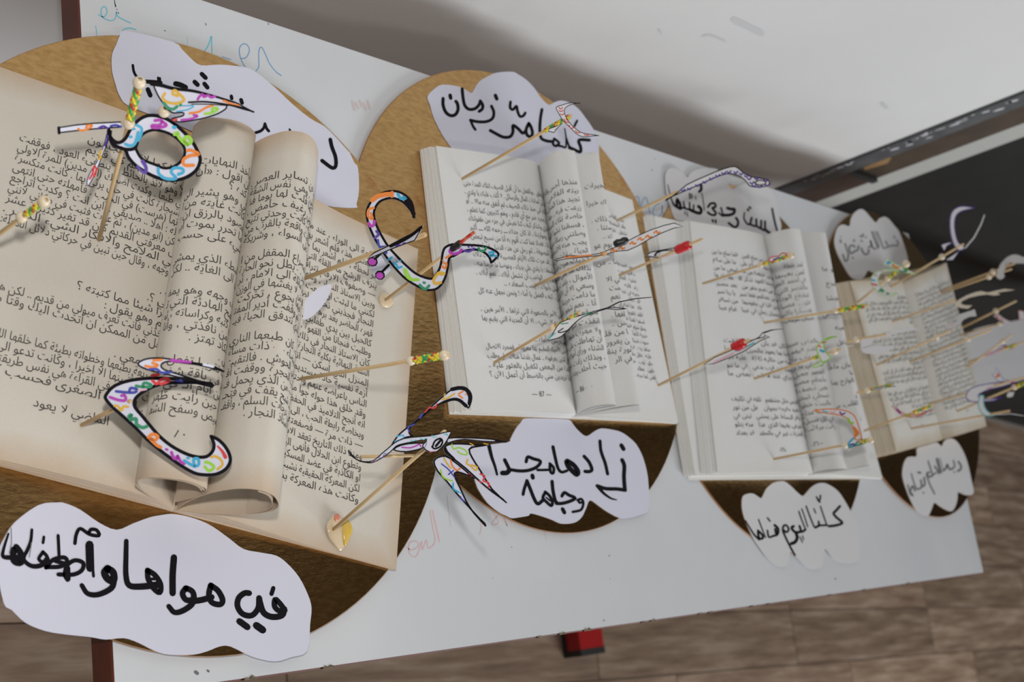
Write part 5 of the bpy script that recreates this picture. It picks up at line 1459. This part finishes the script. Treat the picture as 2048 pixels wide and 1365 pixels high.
p = Pick('letter_skewer', 'skewer with a leaf-like green and white letter ending in a thin curved thread', (990, 725, B2 + 0.018), (1160, 624))
p.bead(1104, 654, 8.5).braid((1110, 651), (1157, 627), 8)
p.letter(K6, [(132, 402), (170, 355), (200, 300), (240, 255), (340, 215), (480, 175), (610, 138), (690, 138), (768, 150), (680, 160), (600, 154), (480, 195), (420, 215), (360, 260), (320, 300), (250, 370), (190, 392)], (1130, 640), 7, strokes=[
    ([(300, 318), (250, 335), (220, 332), (262, 303)], 8), ([(245, 270), (300, 262)], 6, 'd'), ([(430, 192), (490, 184)], 7, 'd'), ([(150, 385), (200, 340)], 7, 't')], sm=2, off=0.004)
p.letter(K6, [(605, 138), (700, 92), (830, 66), (960, 56), (960, 62), (830, 74), (705, 100), (615, 146)], (1150, 630), 5, off=0.004, sm=1, name='paper_tail')

p = Pick('letter_skewer', 'skewer with red tape knob and arrow-like white letter, from the second book corner', (1317, 771, B2 + 0.006), (1500, 679))
p.letter(K6, [(1362, 592), (1450, 530), (1590, 470), (1720, 410), (1800, 372), (1830, 335), (1900, 313), (1998, 306), (1905, 322), (1842, 345), (1850, 357), (1890, 373), (1820, 402), (1680, 492), (1550, 547), (1450, 586)], (1470, 697), 7, strokes=[
    ([(1450, 572), (1490, 555), (1520, 540), (1600, 500)], 13, 'l'), ([(1620, 482), (1700, 450), (1765, 418)], 11, 't'), ([(1640, 480), (1660, 470)], 8, 'p'), ([(1720, 405), (1800, 382), (1850, 372)], 7)], sm=1, off=0.003)
p.tape((1466, 696), (1488, 684), 20, M_TAPE_R, 'red_tape')

# ---- skewers in the verse book
p = Pick('letter_skewer', 'skewer with yellow and red cord and a small red-outlined letter over verses', (1407, 567, B3 + 0.020), (1588, 509))
p.bead(1521, 530, 6.5).bead(1582, 511, 7.5).braid((1527, 528), (1576, 513), 9)
p.letter((1250, 420, 4.551), [(1305, 468), (1312, 440), (1345, 422), (1400, 415), (1425, 390), (1475, 395), (1480, 420), (1440, 440), (1390, 445), (1345, 475)], (1555, 519), 10, 'r', strokes=[([(1350, 455), (1400, 435)], 10, 'n')], off=0.004, sm=2)

p = Pick('letter_skewer', 'skewer with one pale bead and a bright braided cord, no letter, beside the cream book', (1521, 647, B3 + 0.018), (1737, 611))
p.bead(1671, 625, 6.5).braid((1678, 624), (1729, 613), 10)

p = Pick('letter_skewer', 'skewer with a lime-outlined curling letter and a brown bead over the verse book', (1508, 758, B3 + 0.020), (1682, 698))
p.bead(1669, 704, 8).braid((1627, 718), (1642, 712), 9)
p.letter(D2, [(1765, 420), (1700, 425), (1640, 460), (1610, 500), (1612, 540), (1635, 590), (1660, 618), (1722, 582), (1690, 545), (1668, 500), (1685, 455), (1720, 435)], (1650, 712), 9, 'g', strokes=[([(1625, 490), (1642, 500)], 10, 'o'), ([(1640, 525), (1665, 535)], 14, 'b'), ([(1655, 470), (1672, 462)], 8, 'r')], off=0.004, sm=2)
p.letter(D2, [(1690, 600), (1645, 640), (1595, 658), (1575, 640), (1625, 615), (1660, 590)], (1650, 712), 8, 'g', off=0.002, sm=2)
p.letter(D2, [(1755, 512), (1880, 488), (1882, 494), (1760, 520)], (1660, 708), 0, off=0.002, sm=1, name='paper_tail')

p = Pick('letter_skewer', 'skewer with a plain white bird-like paper between verse book and cream book', (1655, 690, B3 + 0.030), (1772, 669))
p.bead(1713, 681, 6.5)
p.letter(Q1, [(478, 1110), (490, 1052), (600, 1030), (780, 985), (900, 935), (1050, 913), (1182, 930), (1050, 947), (900, 985), (780, 1012), (680, 1040), (610, 1080), (640, 1115), (780, 1125), (882, 1122), (800, 1190), (700, 1225), (560, 1215), (490, 1190)], (1740, 675), 0, strokes=[([(500, 1150), (600, 1120), (640, 1116)], 5, 'e'), ([(610, 1095), (640, 1060)], 6, 'e')], off=0.003, sm=2)

p = Pick('letter_skewer', 'skewer with a short red and blue cord over the cream book left margin', (1672, 795, B3 + 0.030), (1787, 770))
p.bead(1735, 781, 6).braid((1741, 778), (1782, 769), 8)
p.letter(Q2, [(600, 412), (640, 395), (740, 370), (850, 352), (885, 375), (790, 385), (700, 400), (620, 420)], (1765, 774), 6, 'n', strokes=[([(840, 372), (880, 368)], 10, 'b')], off=0.004, sm=1)

p = Pick('letter_skewer', 'skewer with an orange-outlined hooked letter above a small green and blue dome', (1541, 920, B3 + 0.017), (1748, 879))
p.bead(1690, 891, 7.5).bead(1741, 880, 7.5).braid((1726, 884), (1736, 881), 9)
p.letter(D2, [(1580, 973), (1640, 962), (1700, 957), (1800, 964), (1862, 984), (1902, 1020), (1928, 1090), (1950, 1182), (1897, 1192), (1888, 1120), (1850, 1050), (1790, 1012), (1700, 1000), (1640, 990)], (1705, 888), 9, 'o', strokes=[
    ([(1660, 972), (1675, 985), (1692, 984)], 9, 't'), ([(1715, 982), (1735, 990), (1748, 980)], 9, 'l'), ([(1785, 985), (1800, 1002), (1822, 992)], 9, 'v'), ([(1835, 1030), (1855, 1040), (1850, 1060), (1885, 1065)], 10, 'g'), ([(1890, 1105), (1915, 1140), (1900, 1160)], 20, 'o')], off=0.006, sm=2, tilt=(0, -0.1, 0))
p.letter(D2, [(1845, 1255), (1850, 1205), (1885, 1176), (1940, 1178), (1992, 1208), (1945, 1228), (1890, 1242)], (1712, 886), 11, 'd', strokes=[([(1848, 1240), (1855, 1210), (1880, 1185)], 12, 'b'), ([(1860, 1232), (1885, 1222), (1890, 1238)], 10, 'n'), ([(1900, 1225), (1915, 1208), (1940, 1215)], 10, 'd')], off=0.003, sm=2)

p = Pick('letter_skewer', 'skewer with a smile-shaped pink-outlined letter beside a yellow cord, low on the cream book', (1729, 862, B4 + 0.008), (1866, 811))
p.braid((1826, 825), (1861, 812), 8)
p.letter(Q2, [(860, 625), (890, 608), (930, 650), (1000, 692), (1080, 700), (1180, 682), (1250, 652), (1345, 645), (1250, 672), (1170, 717), (1060, 738), (965, 715), (900, 667)], (1815, 829), 10, 'r', strokes=[([(900, 640), (940, 680)], 14, 'v'), ([(990, 708), (1060, 718)], 12, 'g'), ([(1120, 705), (1200, 685)], 12, 'o'), ([(1220, 668), (1260, 660)], 8, 'n')], off=0.004, sm=2)

# ---- skewers in the cream book
p = Pick('letter_skewer', 'skewer with a lime-edged C-shaped letter and crossing bar above the cream book', (1714, 606, B4 + 0.012), (1816, 525))
p.bead(1777, 560, 6).bead(1812, 528, 8).braid((1779, 556), (1793, 545), 9)
p.letter(Q1, [(1142, 295), (1000, 272), (850, 252), (740, 267), (685, 330), (692, 400), (742, 468), (820, 508), (912, 498), (850, 542), (750, 530), (660, 480), (600, 400), (602, 310), (670, 250), (770, 224), (900, 228), (1030, 255)], (1790, 547), 8, 'g', strokes=[
    ([(705, 258), (735, 248)], 12, 'l'), ([(640, 300), (662, 296)], 12, 'p'), ([(602, 352), (640, 360)], 16, 'b'), ([(605, 400), (630, 405), (665, 415)], 16, 'r'), ([(700, 480), (720, 465), (738, 490)], 22, 'd'), ([(780, 515), (805, 512)], 14, 'v')], off=0.004, sm=2)
p.letter(Q1, [(738, 172), (782, 103), (880, 160), (1000, 215), (1142, 292), (960, 262), (850, 202)], (1795, 543), 8, 'g', strokes=[([(790, 155), (815, 150)], 28, 'b'), ([(850, 175), (880, 200), (920, 210)], 20, 'o'), ([(930, 240), (960, 256), (1020, 246), (980, 225)], 14, 'd')], off=0.007, sm=1)

p = Pick('letter_skewer', 'skewer with a white C-shaped letter edged in violet against the dark door', (1782, 574, B4 + 0.016), (1928, 488))
p.bead(1883, 513, 6.5)
p.letter(D4, [(1595, 165), (1520, 149), (1450, 150), (1388, 188), (1362, 270), (1368, 400), (1400, 505), (1450, 557), (1505, 525), (1445, 480), (1418, 400), (1408, 300), (1432, 222), (1500, 187)], (1905, 500), 8, 'v', off=0.004, sm=2)
p.letter(D4, [(1496, 530), (1580, 430), (1640, 318), (1676, 224), (1684, 228), (1650, 322), (1590, 436), (1505, 536)], (1905, 500), 0, off=0.004, sm=1, name='paper_tail')
p.letter(D4, [(1285, 500), (1345, 480), (1392, 480), (1335, 512), (1312, 556)], (1905, 500), 5, 'v', off=0.002, sm=1, name='dotted_paper')
p.letter(D4, [(1325, 640), (1380, 600), (1452, 555), (1392, 640)], (1905, 500), 5, 'v', off=0.002, sm=1, name='dotted_paper')

p = Pick('letter_skewer', 'skewer with a thin cream antler-like paper at the cream book right edge', (1786, 643, B4 + 0.016), (1912, 600))
p.letter(R1, [(418, 870), (470, 820), (580, 760), (700, 715), (780, 700), (870, 720), (1000, 690), (1100, 670), (1248, 685), (1100, 706), (1000, 720), (1042, 747), (960, 762), (860, 746), (740, 762), (620, 790), (520, 838), (500, 868), (560, 895), (662, 895), (600, 942), (500, 930), (435, 908)], (1908, 601), 0, off=0.003, sm=1, mat=M_CREAMCARD)

p = Pick('letter_skewer', 'upper of two parallel skewers by the dark door, with a wavy grey paper', (1880, 583, B4 + 0.018), (2030, 527))
p.bead(1986, 544, 6)
p.letter(R1, [(988, 480), (1040, 340), (1120, 250), (1210, 203), (1290, 208), (1365, 240), (1430, 225), (1430, 330), (1365, 322), (1250, 322), (1180, 312), (1120, 380), (1085, 450), (1102, 500), (1050, 542), (1000, 520)], (2005, 536), 0, off=0.003, sm=2, mat=M_CARDG)
p = Pick('letter_skewer', 'lower of two parallel skewers by the dark door, with only a bead', (1882, 587, B4 + 0.018), (2024, 538))
p.bead(1977, 552, 6)

p = Pick('letter_skewer', 'skewer with a bead and a grey T-shaped paper on the cream book right page', (1755, 730, B4 + 0.014), (1902, 661))
p.bead(1872, 672, 6)
p.letter(R1, [(248, 1200), (330, 1140), (440, 1120), (472, 1020), (600, 980), (692, 948), (718, 1042), (620, 1052), (540, 1090), (502, 1140), (420, 1192), (330, 1226)], (1890, 666), 0, strokes=[([(360, 1160), (400, 1150)], 14, 'l'), ([(250, 1200), (290, 1180)], 10, 'l')], off=0.003, sm=1, mat=M_CARDG)

p = Pick('letter_skewer', 'bare skewer with one bead from the cream book gutter to the side table', (1810, 728, B4 + 0.008), (1985, 659))
p.bead(1936, 678, 6)

p = Pick('letter_skewer', 'skewer with one bead and a white dart of red signs by the door', (1925, 655, B4 + 0.012), (2033, 602))
p.bead(1991, 621, 6)
p.letter(R1, [(945, 1040), (1010, 1012), (1100, 1078), (1218, 1136), (1120, 1142), (1040, 1100)], (1995, 620), 7, 'l', strokes=[([(990, 1050), (1010, 1055)], 18, 'r'), ([(1050, 1075), (1070, 1090)], 12, 'r')], off=0.004, sm=1)
p.letter(R1, [(1285, 965), (1365, 970), (1400, 1090), (1300, 1100)], (2025, 607), 9, 'r', off=0.003, sm=1, name='paper_scrap')

p = Pick('letter_skewer', 'short bare skewer with a bead just above the edge of the white side table', (1915, 673, B4 + 0.012), (2008, 646))
p.bead(2000, 651, 5)

p = Pick('letter_skewer', 'thin skewer with a brown bead crossing the white side table', (1928, 740, B4 + 0.011), (2024, 669))
p.bead(2003, 681, 5.5)

p = Pick('letter_skewer', 'skewer with a twisted pink and lilac paper in front of the white side table', (1930, 727, B4 + 0.011), (2050, 683))
p.braid((2012, 697), (2032, 690), 7)
p.letter(R2, [(828, 352), (900, 310), (990, 280), (1080, 205), (1180, 225), (1260, 200), (1240, 240), (1170, 272), (1080, 250), (1000, 300), (900, 345)], (2000, 702), 7, 'p', strokes=[([(1080, 215), (1160, 240)], 12, 'v'), ([(870, 340), (930, 320)], 10, 'l')], off=0.004, sm=2)

p = Pick('letter_skewer', 'skewer with a wide violet-outlined C-shaped letter at the cream book lower right', (1855, 809, B4 + 0.014), (2060, 752))
p.letter(R2, [(1255, 712), (1100, 708), (950, 720), (780, 750), (650, 790), (588, 850), (568, 920), (610, 972), (700, 992), (820, 982), (960, 972), (1082, 912), (960, 937), (820, 942), (742, 910), (780, 868), (900, 818), (1080, 778)], (1980, 774), 12, 'v', strokes=[([(860, 800), (930, 790)], 14, 'l'), ([(1000, 745), (1090, 735)], 10, 'l'), ([(1180, 720), (1230, 715)], 12, 'p')], off=0.004, sm=2)
p.letter(R2, [(985, 515), (1040, 600), (1080, 670), (1165, 690), (1040, 712), (990, 690), (922, 610), (965, 590)], (2000, 768), 7, 'n', strokes=[([(985, 640), (1020, 625)], 24, 'o'), ([(1000, 590), (1030, 640)], 10, 'r')], off=0.006, sm=1)

p = Pick('letter_skewer', 'skewer with a bead and braided cord under the wide violet-outlined letter', (1905, 827, B4 + 0.013), (2055, 764))
p.bead(2031, 779, 6).braid((2036, 776), (2054, 766), 9)
p.letter(R2, [(1130, 890), (1160, 850), (1235, 850), (1210, 915), (1140, 925)], (2015, 786), 0, off=0.003, sm=1, name='paper_scrap')

p = Pick('letter_skewer', 'lowest skewer of the cream book, with a turquoise-outlined crescent letter', (1820, 858, B4 + 0.013), (2020, 822))
p.letter(R2, [(755, 910), (790, 886), (824, 910), (818, 980), (842, 1070), (900, 1130), (1005, 1160), (900, 1184), (820, 1172), (760, 1110), (732, 1020)], (1972, 832), 14, 't', off=0.004, sm=2)
p.letter(R2, [(1000, 1155), (1180, 1142), (1365, 1172), (1365, 1180), (1180, 1152), (1005, 1164)], (2000, 828), 0, off=0.003, sm=1, name='paper_tail')

bpy.data.objects.remove(_to)
